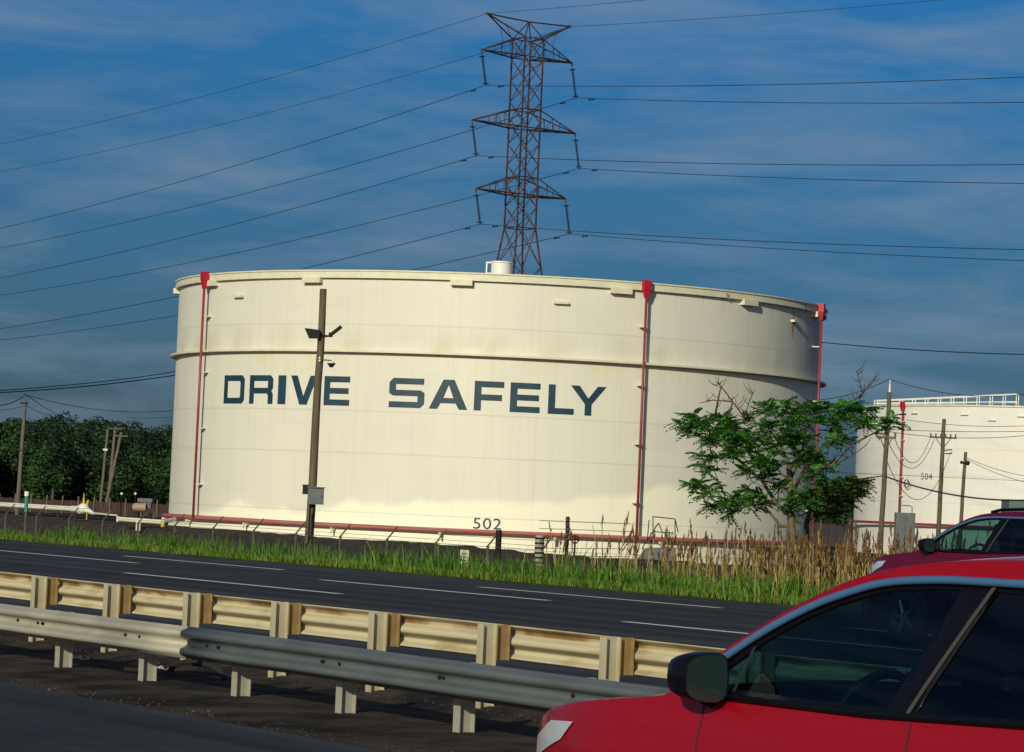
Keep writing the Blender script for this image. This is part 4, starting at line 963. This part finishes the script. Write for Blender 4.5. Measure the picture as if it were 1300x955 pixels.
# trees
def pinnate(mb, base, d, L_, rng, droop=.5, pairs=6):
    d = d.normalized(); up = Vector((0,0,1)); side = d.cross(up)
    if side.length < .1: side = Vector((1,0,0))
    side.normalize(); nrm = side.cross(d).normalized()
    prev = base
    for k in range(1, pairs+1):
        t = k/pairs; c = base+d*(L_*t)-up*(droop*L_*t*t*.5); ll = L_*.30*(1-.35*abs(t-.5)*2)
        for sg in (-1, 1):
            tip = c+side*(sg*ll)+d*(ll*.35)-up*(ll*rng.uniform(.1,.5)); wv_ = d*(L_*.125)
            mb.add([c-wv_*.5, c+side*(sg*ll*.5)-wv_+d*ll*.15, tip, c+side*(sg*ll*.5)+wv_+d*ll*.2], [(0,1,2,3)])
    tip = base+d*(L_*1.22)-up*(droop*L_*.75); c = base+d*L_-up*(droop*L_*.5); mb.add([c, c+side*.03+d*.05, tip, c-side*.03+d*.05], [(0,1,2,3)])
def cluster(mb, c, outd, rng, n=9, L_=.33):
    for i in range(n):
        a = rng.uniform(0, math.tau); d = Vector((math.cos(a), math.sin(a), rng.uniform(-.55,.7)))+outd*.4
        pinnate(mb, c, d, L_*rng.uniform(.7,1.15), rng, rng.uniform(.3,.9))
TP = 43.5
def tree(name, label, trunkpx, fork, lobes, m, depthp, thick, rng, extra=(), bare=()):
    b0 = atp(trunkpx[0][0], trunkpx[0][1], depthp); b0.z = vz(depthp)-.1
    root = empty(name, b0, label, 'tree')
    def P_(x, y, dp=0): return atp(x, y, depthp+dp*.8)-b0
    tp = [P_(x, y) for x, y in trunkpx]; tp[0] = Vector((0,0,0))
    mb = MB(); mb.path(tp, [thick*(1-.45*i/(len(tp)-1)) for i in range(len(tp))], 10)
    nodes = [(tp[-1], thick*.5), (tp[-2], thick*.6)]
    for (pts, r) in extra:
        q = [P_(1003+(x-1003)*.95, y, d) for x, y, d in pts]; mb.path(q, [r*(1-.6*i/(len(q)-1)) for i in range(len(q))], 7); nodes += [(v, r*.5) for v in q[1:]]
    leaf = MB(); twigs = MB()
    pts = []
    for (cx, cy, rx_, ry_, n) in lobes:
        for i in range(int(n*.95)):
            a = rng.uniform(0, math.tau); rr = math.sqrt(rng.random()); dp = rng.gauss(0, .75); cy_ = rng.gauss(0, 3)
            pts.append((P_(max(862, 1003+(cx-1003)*.97+rx_*.85*rr*math.cos(a)+3), cy+cy_+ry_*.85*rr*math.sin(a), dp)))
    ctr = P_(fork[0], fork[1])
    for q in sorted(pts, key=lambda v: (v-ctr).length):
        nd, r = min(nodes, key=lambda t_: (t_[0]-q).length+.3*max(0, t_[0].z-q.z+.2)+(.5 if (t_[0]-ctr).length > (q-ctr).length else 0))
        mid = nd.lerp(q, .5)+Vector((rng.uniform(-.08,.08), rng.uniform(-.08,.08), rng.uniform(-.10,.02)))
        rb = min(r*.8, .026); twigs.path([nd, mid, q], [rb, rb*.75, .009], 5); nodes += [(mid, rb), (q, .014)]
        cluster(leaf, q, (q-ctr).normalized(), rng)
    for br in bare:
        q = [P_(x, y, d) for x, y, d in br]; q = [min((n_[0] for n_ in nodes), key=lambda v: (v-q[0]).length)]+q; twigs.path(q, [.028*(1-.75*i/(len(q)-1)) for i in range(len(q))], 5)
        for k in range(1, len(q)):
            for j in range(3):
                a = q[k-1].lerp(q[k], rng.random()); e = a+Vector((rng.uniform(-.22,.22), rng.uniform(-.2,.2), rng.uniform(.08,.30))); twigs.path([a, a.lerp(e,.5)+Vector((0,0,-.03)), e], [.010,.008,.004], 4)
    t_o = mb.build('trunk', M['bark'], root, smooth=True); twigs.build('branches', M['barkd'], root, smooth=True); leaf.build('crown', m, root)
rng = random.Random(42)
tree('sumac_tree', 'flat topped broadleaf tree with dark feathery leaves before the right side of the tank', [(1010,722),(1006,690),(1004,655),(1003,622),(1002,590)], (1003, 640),
  [(868,537,20,12,10),(900,545,32,21,26),(945,550,32,24,24),(988,545,28,22,14),(1030,528,30,14,15),(1075,523,32,11,17),(1103,536,14,7,5),(1136,536,12,5,5),(893,590,20,11,8),(972,585,26,20,14),(1010,575,30,24,14),(1040,600,20,22,9),(885,618,26,8,9),(942,634,34,16,17),(1000,632,30,22,14),(935,572,24,12,6),(958,600,22,14,7),(985,520,26,10,9),(915,648,22,9,7),(1060,560,18,14,6)],
  M['leaf'], 43.2, .115, rng,
  extra=[([(1003,655,0),(985,640,.2),(965,610,.3),(930,580,.3),(895,555,.2)], .055), ([(1003,630,0),(1020,600,-.3),(1045,570,-.3),(1075,535,-.2)], .05), ([(1008,668,0),(990,668,.1),(975,650,.2),(950,640,.3),(915,628,.1)], .045),
         ([(1002,590,0),(990,565,.3),(975,545,.5)], .045), ([(1003,610,0),(1018,580,.5),(1025,545,.6)], .04), ([(1020,600,-.3),(1060,590,-.3),(1085,565,-.2),(1115,550,0),(1138,538,0)], .032)],
  bare=[[(945,530,0),(930,510,0),(915,490,.1),(908,485,.1)], [(930,510,0),(905,508,0),(888,512,0)], [(915,492,.1),(905,488,0)], [(945,530,0),(952,508,0),(958,495,.1)], [(1085,520,0),(1095,500,0),(1090,480,0),(1087,470,0)], [(1095,500,0),(1105,487,0),(1112,478,.1)], [(1010,535,0),(1020,512,0)], [(1060,590,-.3),(1080,580,0),(1100,565,0)]])
tree('young_tree', 'small yellow green tree with its own thin trunk just right of the larger one', [(1022,722),(1023,690),(1024,665),(1028,648)], (1026, 660),
  [(1062,630,22,16,14),(1083,613,14,8,8),(1045,645,14,10,6),(1088,628,10,10,4)], M['leaf2'], 44.4, .09, rng,
  extra=[([(1024,665,0),(1040,650,0),(1062,635,0),(1085,618,0)], .035), ([(1023,675,0),(1035,690,.1)], .02)])
# the far wood: one mass of crowns
def wood(name, label, spots, rng, m):
    mb = MB()
    for (q, r, h) in spots:
        mb.mi = 1; mb.tube(Vector((q.x, q.y, -1.95)), Vector((q.x, q.y, h*.6-1.95)), .3, .15, n=5); mb.mi = 0
        nl = 7; 
        lob = [(q+Vector((rng.uniform(-.6,.6)*r, rng.uniform(-.5,.5)*r, -1.95+h*rng.uniform(.35,.82))), r*rng.uniform(.4,.62)) for _ in range(nl)]+[(q+Vector((0,0,-1.95+h-r*.45)), r*.45), (q+Vector((rng.uniform(-.5,.5)*r,0,-1.95+h*.25)), r*.6)]
        for c, lr in lob:
            for i in range(300):
                d = Vector((rng.gauss(0,1), rng.gauss(0,1), rng.gauss(0,1))).normalized(); pt_ = c+d*lr*rng.uniform(.72,1.08)
                s_ = rng.uniform(.12,.30); a = Vector((rng.gauss(0,1), rng.gauss(0,1), rng.gauss(0,1))).normalized(); nn = (d+a*.8).normalized(); t1 = nn.cross(Vector((.3,.1,1))).normalized(); t2 = nn.cross(t1)
                mb.add([pt_+t1*s_, pt_+t2*s_*.6, pt_-t1*s_, pt_-t2*s_*.7], [(0,1,2,3)])
    return tag(mb.build(name, [m, M['barkd']]), label, 'wood', kind='stuff')
rng = random.Random(9)
topline = [(-60,532),(0,528),(20,526),(45,528),(60,526),(80,522),(90,522),(100,530),(120,525),(145,526),(160,531),(180,536),(200,538),(230,545),(300,550)]
def ty(x):
    for (a, ya), (b, yb) in zip(topline, topline[1:]):
        if a <= x <= b: return ya+(yb-ya)*(x-a)/(b-a)
    return 545
spots = []
for i in range(54):
    x = -50+i*6.6*1.0+rng.uniform(-4,4); dep = rng.uniform(400, 470); y = ty(min(x, 299))+rng.uniform(0,9)+(rng.uniform(2,12) if i % 3 else 0); v = at(x, y, dep); spots.append((Vector((v.x, v.y, 0)), rng.uniform(3.2,4.8), v.z+1.95))
for i in range(34):
    x = -50+i*10+rng.uniform(-5,5); dep = rng.uniform(350, 385); y = rng.uniform(560, 592); v = at(x, y, dep); spots.append((Vector((v.x, v.y, 0)), rng.uniform(2.8,4.2), v.z+1.95))
wood('far_wood', 'dense dark green wood along the horizon left of the tank', spots, rng, M['farleaf'])
spots = []
for i in range(14):
    x = 1010+i*7+rng.uniform(-3,3); dep = rng.uniform(380, 420); y = rng.uniform(606, 622)+(x-1060)*.03; v = at(x, y, dep); spots.append((Vector((v.x, v.y, 0)), rng.uniform(2.4,3.4), v.z+1.95))
for i in range(44):
    x = 1108+i*24+rng.uniform(-6,6); dep = rng.uniform(390, 470); v = at(x, 630, dep); spots.append((Vector((v.x, v.y, 0)), rng.uniform(3,4.6), 9.5+rng.uniform(-2,2)))
wood('far_wood', 'patch of dark green trees seen between the two tanks', spots, rng, M['farleaf'])
# ------------------------------------------------------------------ cars
def paint(name, c):
    m = mat(name, c, .45, .0, .2, coat=.5); return m
M['red'] = paint('bright_red_paint_car', (.25,.0006,.006)); M['maroon'] = paint('maroon_paint_car', (.085,.0012,.020))
M['black'] = mat('gloss_black', (.004,.004,.007), .3, spec=.18); M['plastic'] = mat('black_plastic', (.018,.018,.02), .55)
M['chrome'] = mat('satin_trim', (.06,.15,.30), .45, .2); M['tyre'] = mat('tyre', (.015,.015,.015), .85); M['alloy'] = mat('alloy', (.45,.45,.46), .35, .9)
M['cabin'] = mat('cabin_trim', (.015,.016,.02), .8); M['lampw'] = mat('clear_lamp', (.6,.65,.7), .12, .3); M['lampr'] = mat('red_lamp', (.35,.01,.01), .15)
M['mirror'] = mat('mirror_glass', (.008,.02,.018), .15, .0, .8); M['shirt'] = mat('dark_jacket', (.02,.025,.035), .9); M['skin'] = mat('skin', (.30,.16,.11), .6); M['hair'] = mat('hair', (.02,.014,.01), .8)
def glassmat(name, tint, refl=.06):
    m = bpy.data.materials.new(name); m.use_nodes = True; nt = m.node_tree; nt.nodes.remove(nt.nodes['Principled BSDF'])
    t = nt.nodes.new('ShaderNodeBsdfTransparent'); t.inputs[0].default_value = tuple(tint)+(1,); g = nt.nodes.new('ShaderNodeBsdfGlossy'); g.inputs['Roughness'].default_value = .03; g.inputs[0].default_value = (.8,.9,1,1)
    fr = nt.nodes.new('ShaderNodeLayerWeight'); fr.inputs[0].default_value = .25; mr = nt.nodes.new('ShaderNodeMapRange'); mr.inputs[3].default_value = refl; mr.inputs[4].default_value = .6; nt.links.new(fr.outputs['Fresnel'], mr.inputs[0])
    mx = nt.nodes.new('ShaderNodeMixShader'); nt.links.new(mr.outputs[0], mx.inputs[0]); nt.links.new(t.outputs[0], mx.inputs[1]); nt.links.new(g.outputs[0], mx.inputs[2]); nt.links.new(mx.outputs[0], nt.nodes['Material Output'].inputs[0]); return m
M['glass'] = glassmat('side_glass', (.09,.27,.34), .03); M['privacy'] = glassmat('privacy_glass', (.02,.04,.06), .03); M['wind'] = glassmat('windscreen', (.55,.72,.68), .03)
# side outline, x forward, z above ground
ROOF = [(2.34,.62),(2.38,.80),(2.36,.95),(2.29,1.05),(2.10,1.11),(1.75,1.165),(1.40,1.205),(1.27,1.235),(1.08,1.37),(.90,1.485),(.70,1.59),(.50,1.675),(.30,1.73),(.07,1.76),(-.20,1.775),(-.60,1.78),(-1.0,1.772),(-1.4,1.745),(-1.75,1.70),(-1.98,1.645),(-2.12,1.46),(-2.26,1.22),(-2.30,1.05),(-2.32,.80),(-2.36,.68),(-2.34,.48)]
DLO = [(1.17,1.245),(1.10,1.30),(1.05,1.345),(.86,1.465),(.67,1.56),(.51,1.62),(.31,1.673),(.07,1.695),(-.17,1.70),(-.60,1.70),(-1.0,1.69),(-1.4,1.66),(-1.72,1.61),(-1.90,1.50),(-1.86,1.40),(-1.80,1.33),(-.6,1.28),(.2,1.25)]
def crs(P, k=4, closed=False):
    out = []; n = len(P)
    for i in range(n-1):
        p0, p1, p2, p3 = P[max(i-1,0)], P[i], P[i+1], P[min(i+2,n-1)]
        for j in range(k):
            t = j/k; out.append(tuple(.5*((2*p1[q])+(-p0[q]+p2[q])*t+(2*p0[q]-5*p1[q]+4*p2[q]-p3[q])*t*t+(-p0[q]+3*p1[q]-3*p2[q]+p3[q])*t**3) for q in (0,1)))
    out.append(P[-1]); return out
ROOFD = crs(ROOF); DLOT = crs(DLO[:14], 4); DLO = DLOT+DLO[14:]
def wid(x, z):
    if z < .5: w_ = .90-.03*((.5-z)/.25)
    elif z < .95: w_ = .93-.02*abs(z-.72)/.23
    elif z < 1.22: w_ = .91-.05*((z-.95)/.27)**1.3
    else: w_ = .86-.20*((z-1.22)/.56)**1.15
    if x > 1.5: w_ -= .26*((x-1.5)/.9)**2.2
    if x < -1.5: w_ -= .14*((-x-1.5)/.8)**2
    return w_
def arch(xc, r=.40, zc=.37, n=12): return [(xc+r*math.cos(math.pi*(1-i/n)), zc+r*math.sin(math.pi*(1-i/n))) for i in range(n+1)]
def side_panel(name, loops, m, root, sgn, off=0, dx=.09, dz=.07, thick=None, smooth=True):
    vs, fs = clip_fill(loops, dx, dz); me = bpy.data.meshes.new(name)
    me.from_pydata([(x, sgn*(wid(x, z)+off), z) for x, z in vs], [], [f if sgn < 0 else f[::-1] for f in fs])
    # outward normals: for sgn<0 (y negative) x->z order faces -y
    for q in (m if isinstance(m, list) else [m]): me.materials.append(q)
    if smooth: me.polygons.foreach_set('use_smooth', [True]*len(me.polygons))
    o = bpy.data.objects.new(name, me); col.objects.link(o); o.parent = root
    if thick:
        s = o.modifiers.new('t', 'SOLIDIFY'); s.thickness = thick; s.offset = -1
        if isinstance(m, list): s.material_offset = 1; s.material_offset_rim = 1
    return o
def person_seated(root_loc, rot, label, parent_note=None):
    # one continuous body grown from a jointed skeleton; local x forward, y left, z up; origin at hip
    J = {'pel':((0,0,0),.15),'sp1':((-.06,0,.20),.15),'ch':((-.10,0,.40),.155),'nk':((-.10,0,.55),.06),'hd0':((-.075,0,.64),.075),'hd1':((-.06,0,.74),.10),'hd2':((-.06,0,.82),.075),
     'ls':((-.10,.18,.45),.075),'le':((.10,.27,.22),.05),'lw':((.36,.17,.30),.033),'lh':((.43,.15,.335),.035),'rs':((-.10,-.18,.45),.075),'re':((.10,-.27,.22),.05),'rw':((.36,-.15,.30),.033),'rh':((.43,-.14,.335),.035),
     'lk':((.46,.14,.10),.075),'lf':((.72,.13,-.28),.05),'lt':((.86,.13,-.27),.045),'rk':((.46,-.14,.10),.075),'rf':((.72,-.13,-.28),.05),'rt':((.86,-.13,-.27),.045),'lhip':((.05,.10,0),.11),'rhip':((.05,-.10,0),.11)}
    E = [('pel','sp1'),('sp1','ch'),('ch','nk'),('nk','hd0'),('hd0','hd1'),('hd1','hd2'),('ch','ls'),('ls','le'),('le','lw'),('lw','lh'),('ch','rs'),('rs','re'),('re','rw'),('rw','rh'),('pel','lhip'),('lhip','lk'),('lk','lf'),('lf','lt'),('pel','rhip'),('rhip','rk'),('rk','rf'),('rf','rt')]
    for sd, wr in (('l','lh'),('r','rh')):
        h = Vector(J[wr][0]); sg = 1 if sd == 'l' else -1
        for f in range(4):
            J[sd+'f%da' % f] = (tuple(h+Vector((.035, -sg*.015*(f-1.5), .012*f))), .011); J[sd+'f%db' % f] = (tuple(h+Vector((.06,-sg*(.012*(f-1.5)+.03), .012*f-.005))), .009)
            E += [(wr, sd+'f%da' % f), (sd+'f%da' % f, sd+'f%db' % f)]
        J[sd+'th'] = (tuple(h+Vector((.01,-sg*.05,.03))), .011); E.append((wr, sd+'th'))
    keys = list(J); me = bpy.data.meshes.new('person'); me.from_pydata([J[k][0] for k in keys], [(keys.index(a), keys.index(b)) for a, b in E], [])
    o = bpy.data.objects.new('person', me); col.objects.link(o); o.location = root_loc; o.rotation_euler.z = rot
    sk = o.modifiers.new('skin', 'SKIN'); sv = me.skin_vertices[0].data
    for i, k in enumerate(keys): r = J[k][1]; sv[i].radius = (r*.9, r) if k in ('pel','sp1','ch') else (r, r)
    sv[keys.index('pel')].use_root = True
    o.modifiers.new('sub', 'SUBSURF').levels = 1; o.modifiers['sub'].render_levels = 1
    dg = bpy.context.evaluated_depsgraph_get(); me2 = bpy.data.meshes.new_from_object(o.evaluated_get(dg)); o.modifiers.clear(); o.data = me2
    me2.materials.clear(); me2.materials.append(M['shirt']); me2.materials.append(M['skin'])
    for p in me2.polygons:
        c = p.center; p.use_smooth = True; p.material_index = 1 if (c.z > .56 or (c.x > .36 and c.z > .24 and abs(c.y) < .24)) else 0
    tag(o, label, 'person')
    mb = MB(); mb.ball((-.085,0,.79), .105,.095,.10, n=14, m=9); mb.build('hair', M['hair'], o, smooth=True)
    mb = MB(); mb.ball((.045,0,.715), .022,.014,.028, n=8, m=6); mb.build('nose', M['skin'], o, smooth=True)
    for sg in (-1, 1):
        mb = MB(); mb.ball((-.07,sg*.092,.725), .018,.012,.03, n=8, m=6); mb.build('ear', M['skin'], o, smooth=True)
        mb = MB(); mb.ball((.028,sg*.032,.745), .012,.012,.009, n=8, m=6); mb.build('eye', M['hair'], o, smooth=True)
    mb = MB(); mb.box((.036,0,.675), (.012,.04,.010)); mb.build('mouth', mat('lips', (.2,.06,.05)), o)
    return o
def make_car(s0, pc, zg, pm, label, rails=True, gl=None):
    ang = math.atan2(U.y, U.x); loc = W(s0, pc, zg)
    root = empty('car', loc, label, 'car', rz=ang)
    # body side with arches and window opening, one continuous body mesh per side + top skin joined
    sil = [(2.34,.62),(2.30,.42),(2.15,.27)]
    low = [(2.15,.27)]+[(1.88,.27)]+arch(1.46)[::-1]+[(1.03,.27)]+[(-.90,.25)]+arch(-1.32)[::-1]+[(-1.76,.27),(-2.2,.32),(-2.34,.48)]
    outer = ROOFD+[p for p in reversed(low)]+[(2.30,.42)]
    bodies = []
    for sg in (1, -1):
        bodies.append(side_panel('body_side', [outer, DLO], [pm, M['cabin']], root, sg, thick=.025))
        side_panel('sill_cladding', [[(2.10,.26),(1.88,.26)]+arch(1.46, .41)[::-1]+[(1.03,.26),(-.90,.24)]+arch(-1.32, .41)[::-1]+[(-1.76,.26),(-2.15,.30),(-2.15,.40)]+arch(-1.32, .47)+[(-.83,.36),(.97,.38)]+arch(1.46, .47)+[(2.10,.40)]], M['plastic'], root, sg, off=.012, thick=.02, dx=.12, dz=.12)
        # window frames: black surround with openings
        G1 = [(1.06,1.272),(1.00,1.335),(.84,1.445),(.66,1.54),(.50,1.60),(.31,1.65),(.07,1.672),(-.06,1.675),(.12,1.262)]
        G2 = [(-.02,1.268),(-.225,1.675),(-.60,1.675),(-.98,1.665),(-1.13,1.305)]
        G3 = [(-1.24,1.315),(-1.10,1.66),(-1.4,1.635),(-1.70,1.588),(-1.85,1.49),(-1.80,1.40),(-1.76,1.345)]
        side_panel('window_frame', [DLO, G1, G2, G3], M['black'], root, sg, off=-.012, thick=.012)
        for g, gm_, nm in ((G1, gl or M['glass'], 'side_window'), (G2, M['privacy'], 'side_window'), (G3, M['privacy'], 'quarter_window')): side_panel(nm, [g], gm_, root, sg, off=-.018)
        # seams as narrow dark/satin strips
        side_panel('door_trim', [[(.02,1.262),(-.205,1.69),(-.225,1.69),(.0,1.262)]], mat('seam_trim', (.055,.055,.05), .5, .1) if 'seam' not in M else M['seam'], root, sg, off=-.004, dz=.05)
        side_panel('front_quarter_trim', [[(.93,1.262),(.885,1.42),(.87,1.428),(.915,1.262)]], M['plastic'], root, sg, off=-.006)
        mb = MB(); tp = DLOT
        mb.path([(x, sg*(wid(x, z)+.004), z+.006) for x, z in [(1.19,1.235)]+tp[1:]], .0145, 8); mb.build('window_trim', M['chrome'], root, smooth=True)
        mb = MB(); mb.path([(x, sg*(wid(x, z)+.004), z) for x, z in [(1.17,1.24),(.2,1.243),(-.6,1.272),(-1.80,1.322)]], .014, 6); mb.build('belt_trim', M['black'], root, smooth=True)
        for (x0, x1) in (((1.02,.55),(-.03,.98)),):
            pass
        for px_, w0 in ((1.06,.0),(-.02,0),(-1.02,0)):
            side_panel('door_seam', [[(px_-.004,.42),(px_+.004,.42),(px_+.004+.0,1.235),(px_-.004,1.235)]], M['cabin'], root, sg, off=.002, dz=.1)
        for hx in (.14, -.88):
            mb = MB(); q = wid(hx, 1.08); mb.path([(hx-.11,sg*(q+.0),1.085),(hx-.09,sg*(q+.035),1.09),(hx+.09,sg*(q+.035),1.085),(hx+.11,sg*(q),1.08)], .016, 8); mb.build('door_handle', pm, root, smooth=True)
        if rails:
            mb = MB(); mb.path([(x, sg*(wid(x, z)-.05), z+.045) for x, z in [(.15,1.72),(0,1.755),(-.6,1.782),(-1.2,1.765),(-1.6,1.725),(-1.75,1.69)]], .022, 8); mb.build('roof_rail', M['black'], root, smooth=True)
        # door mirror
        mb = MB(); xm, ym, zm = .985, .955, 1.31; rows = []
        for i, (dx, k) in enumerate(((-.05,.97),(-.04,1.0),(.02,1.0),(.07,.85),(.10,.55),(.115,.2))):
            ring = []
            for j in range(17):
                a = math.tau*j/16; cx_ = abs(math.cos(a))**.6*math.copysign(1, math.cos(a)); cz_ = abs(math.sin(a))**.6*math.copysign(1, math.sin(a))
                ring.append(Vector((xm+dx+.02*cx_*sg, sg*ym+cx_*.085*k, zm+cz_*.088*k*(1+.12*cx_*-sg))))
            rows.append(ring)
        mb.strip(rows); mb.tube((xm+.04, sg*(wid(1.1,1.22)-.02), 1.225), (xm+.02, sg*(ym-.05), 1.235), .035, .03, n=8); mo = mb.build('door_mirror', M['black'], root, smooth=True)
        mg = MB(); ring = [v+Vector((.008,0,0)) for v in rows[0][:-1]]; cc = Vector((xm-.042, sg*ym, zm)); mg.add(ring+[cc], [(i, (i+1) % 16, 16) for i in range(16)]); mg.build('mirror_glass', M['mirror'], mo)
        # lamps
        side_panel('headlight', [[(2.27,.90),(2.30,.98),(2.10,1.06),(1.86,1.075),(1.95,1.0)]], M['lampw'], root, sg, off=.006)
        side_panel('tail_light', [[(-2.26,1.0),(-2.24,1.18),(-2.0,1.2),(-1.9,1.12),(-2.0,1.0)]], M['lampr'], root, sg, off=.006)
    # top skin
    RD = lambda i, j: ROOFD[i*4:(j-1)*4+1]
    segs = [('bonnet', RD(0,8), pm), ('windscreen', RD(7,12), M['wind']), ('roof', RD(11,20), pm), ('rear_window', RD(19,22), M['privacy']), ('tailgate', RD(21,26), pm)]
    for nm, pts, m_ in segs:
        mb = MB(); rows = []; P2 = []
        for (a, b) in zip(pts, pts[1:]):
            P2.append(a)
        P2.append(pts[-1])
        for x, z in P2:
            w_ = wid(x, z)-.001; dx_ = .0
            row = []
            for j in range(17):
                t = -1+j/8; cr_ = 1-t*t
                up = .035*cr_ if nm in ('bonnet', 'roof') else .0
                fw = .13*cr_ if x > 2.0 else (.10*cr_ if nm == 'windscreen' else (-.05*cr_ if x < -1.95 else 0))
                if nm == 'bonnet' and x < 1.6: fw = .10*cr_*max(0,(1.6-x)/.33)
                if nm == 'roof' and x > .3: fw = .10*cr_*min(1,(x-.3)/.2)
                if nm == 'windscreen': up = .035*cr_*max(0, (z-1.5)/.1)*0
                row.append(Vector((x+fw, w_*t, z+up)))
            rows.append(row)
        mb.strip(rows); o = mb.build(nm, [m_, M['cabin']] if nm == 'roof' else m_, root, smooth=True)
        if nm == 'roof': sm = o.modifiers.new('t', 'SOLIDIFY'); sm.thickness = .03; sm.offset = 1; sm.material_offset = 1; sm.use_flip_normals = False; o.modifiers['t'].offset = -1
    # front grille, bumper lower, plates
    mb = MB(); mb.box((2.42,0,.72), (.08,1.1,.30)); mb.build('grille', M['black'], root)
    mb = MB(); mb.box((2.36,0,.42), (.16,1.5,.24)); mb.build('front_bumper', M['plastic'], root)
    mb = MB(); mb.box((-2.36,0,.50), (.16,1.6,.28)); mb.build('rear_bumper', M['plastic'], root)
    # wheels
    for xw in (1.46, -1.32):
        for sg in (1, -1):
            wr = bpy.data.objects.new('wheel', None); col.objects.link(wr); wr.parent = root; wr.location = (xw, sg*.80, .36)
            mb = MB(); prof = [(.235,-.11),(.33,-.115),(.355,-.09),(.36,0),(.355,.09),(.33,.115),(.235,.11)]
            mb.strip([[Vector((r*math.cos(a), y, r*math.sin(a))) for r, y in prof] for a in [math.tau*i/40 for i in range(41)]]); mb.build('tyre', M['tyre'], wr, smooth=True)
            mb = MB()
            mb.strip([[Vector((r*math.cos(a), y, r*math.sin(a))) for r, y in [(.235,-.1),(.21,0),(.235,.1)]] for a in [math.tau*i/40 for i in range(41)]])
            for k in range(5):
                a = math.tau*k/5; mb.tube((0, sg*.07, 0), (.225*math.cos(a), sg*.085, .225*math.sin(a)), .035, .025, n=6)
            mb.tube((0,sg*.04,0), (0,sg*.10,0), .06, n=12); mb.build('rim', M['alloy'], wr)
    # cabin
    mb = MB(); mb.box((-.1,0,.32), (2.9,1.6,.06)); mb.box((1.15,0,1.02), (.5,1.46,.30)); mb.box((.95,0,1.13), (.3,1.40,.12)); mb.box((-1.95,0,.7), (.1,1.4,.8))
    for k in (1,-1): mb.box((.45,k*.78,.80), (1.5,.05,.78)); mb.box((-1.0,k*.78,.80), (1.5,.05,.8))
    mb.build('cabin_floor', M['cabin'], root)
    for (x, y) in ((.02,.38),(.02,-.38),(-.95,.38),(-.95,-.38)):
        sm = MB(); sm.box((x+.22,y,.62), (.52,.5,.16)); q = Matrix.Rotation(R_(-14), 3, 'Y'); sm.box((x-.08,y,.94), (.13,.48,.62), q)
        so_ = sm.build('seat', M['cabin'], root); bv = so_.modifiers.new('b', 'BEVEL'); bv.width = .05; bv.segments = 3
        hm = MB(); hm.box((x-.20,y,1.36), (.10,.27,.19), q); ho = hm.build('headrest', M['cabin'], so_); bv = ho.modifiers.new('b', 'BEVEL'); bv.width = .04; bv.segments = 3
        hm = MB(); 
        for k in (-.06,.06): hm.tube((x-.175,y+k,1.22), (x-.19,y+k,1.30), .008, n=6)
        hm.build('headrest_rods', M['chrome'], so_)
    mb = MB(); q = Matrix.Rotation(R_(-25), 3, 'Y'); c = Vector((.70,.38,1.175))
    mb.path([c+q@Vector((0,.19*math.cos(a),.19*math.sin(a))) for a in [math.tau*i/28 for i in range(28)]], .017, 7, closed=True)
    for a in (0, math.pi, -math.pi/2): mb.tube(c+q@Vector((.03,0,0)), c+q@Vector((0,.19*math.cos(a),.19*math.sin(a))), .016, n=6)
    mb.tube(c+q@Vector((.03,0,0)), c+Vector((.25,0,-.1)), .04, n=8); mb.build('steering_wheel', M['plastic'], root, smooth=True)
    mb = MB(); mb.box((.62,0,1.585), (.03,.22,.06)); mb.build('rear_view_mirror', M['plastic'], root)
    return root, ang, loc
n0 = make_car(7.17, 7.42, -.30, M['red'], 'bright red car nearest the camera at lower right, only roof and windows in frame', rails=False)
n1 = make_car(26.91, 26.72, -.03, M['maroon'], 'maroon car with black roof rails on the far road, at the right edge', gl=glassmat('clear_side_glass', (.36,.66,.58), .03))
for (s0, pc, zg, lab) in ((7.17, 7.42, -.30, 'driver in dark clothes behind the wheel of the near bright red car'), (26.91, 26.72, -.03, 'driver in dark clothes behind the wheel of the farther maroon car')):
    person_seated(W(s0+.24, pc-.38, zg+.74), math.atan2(U.y, U.x), lab)
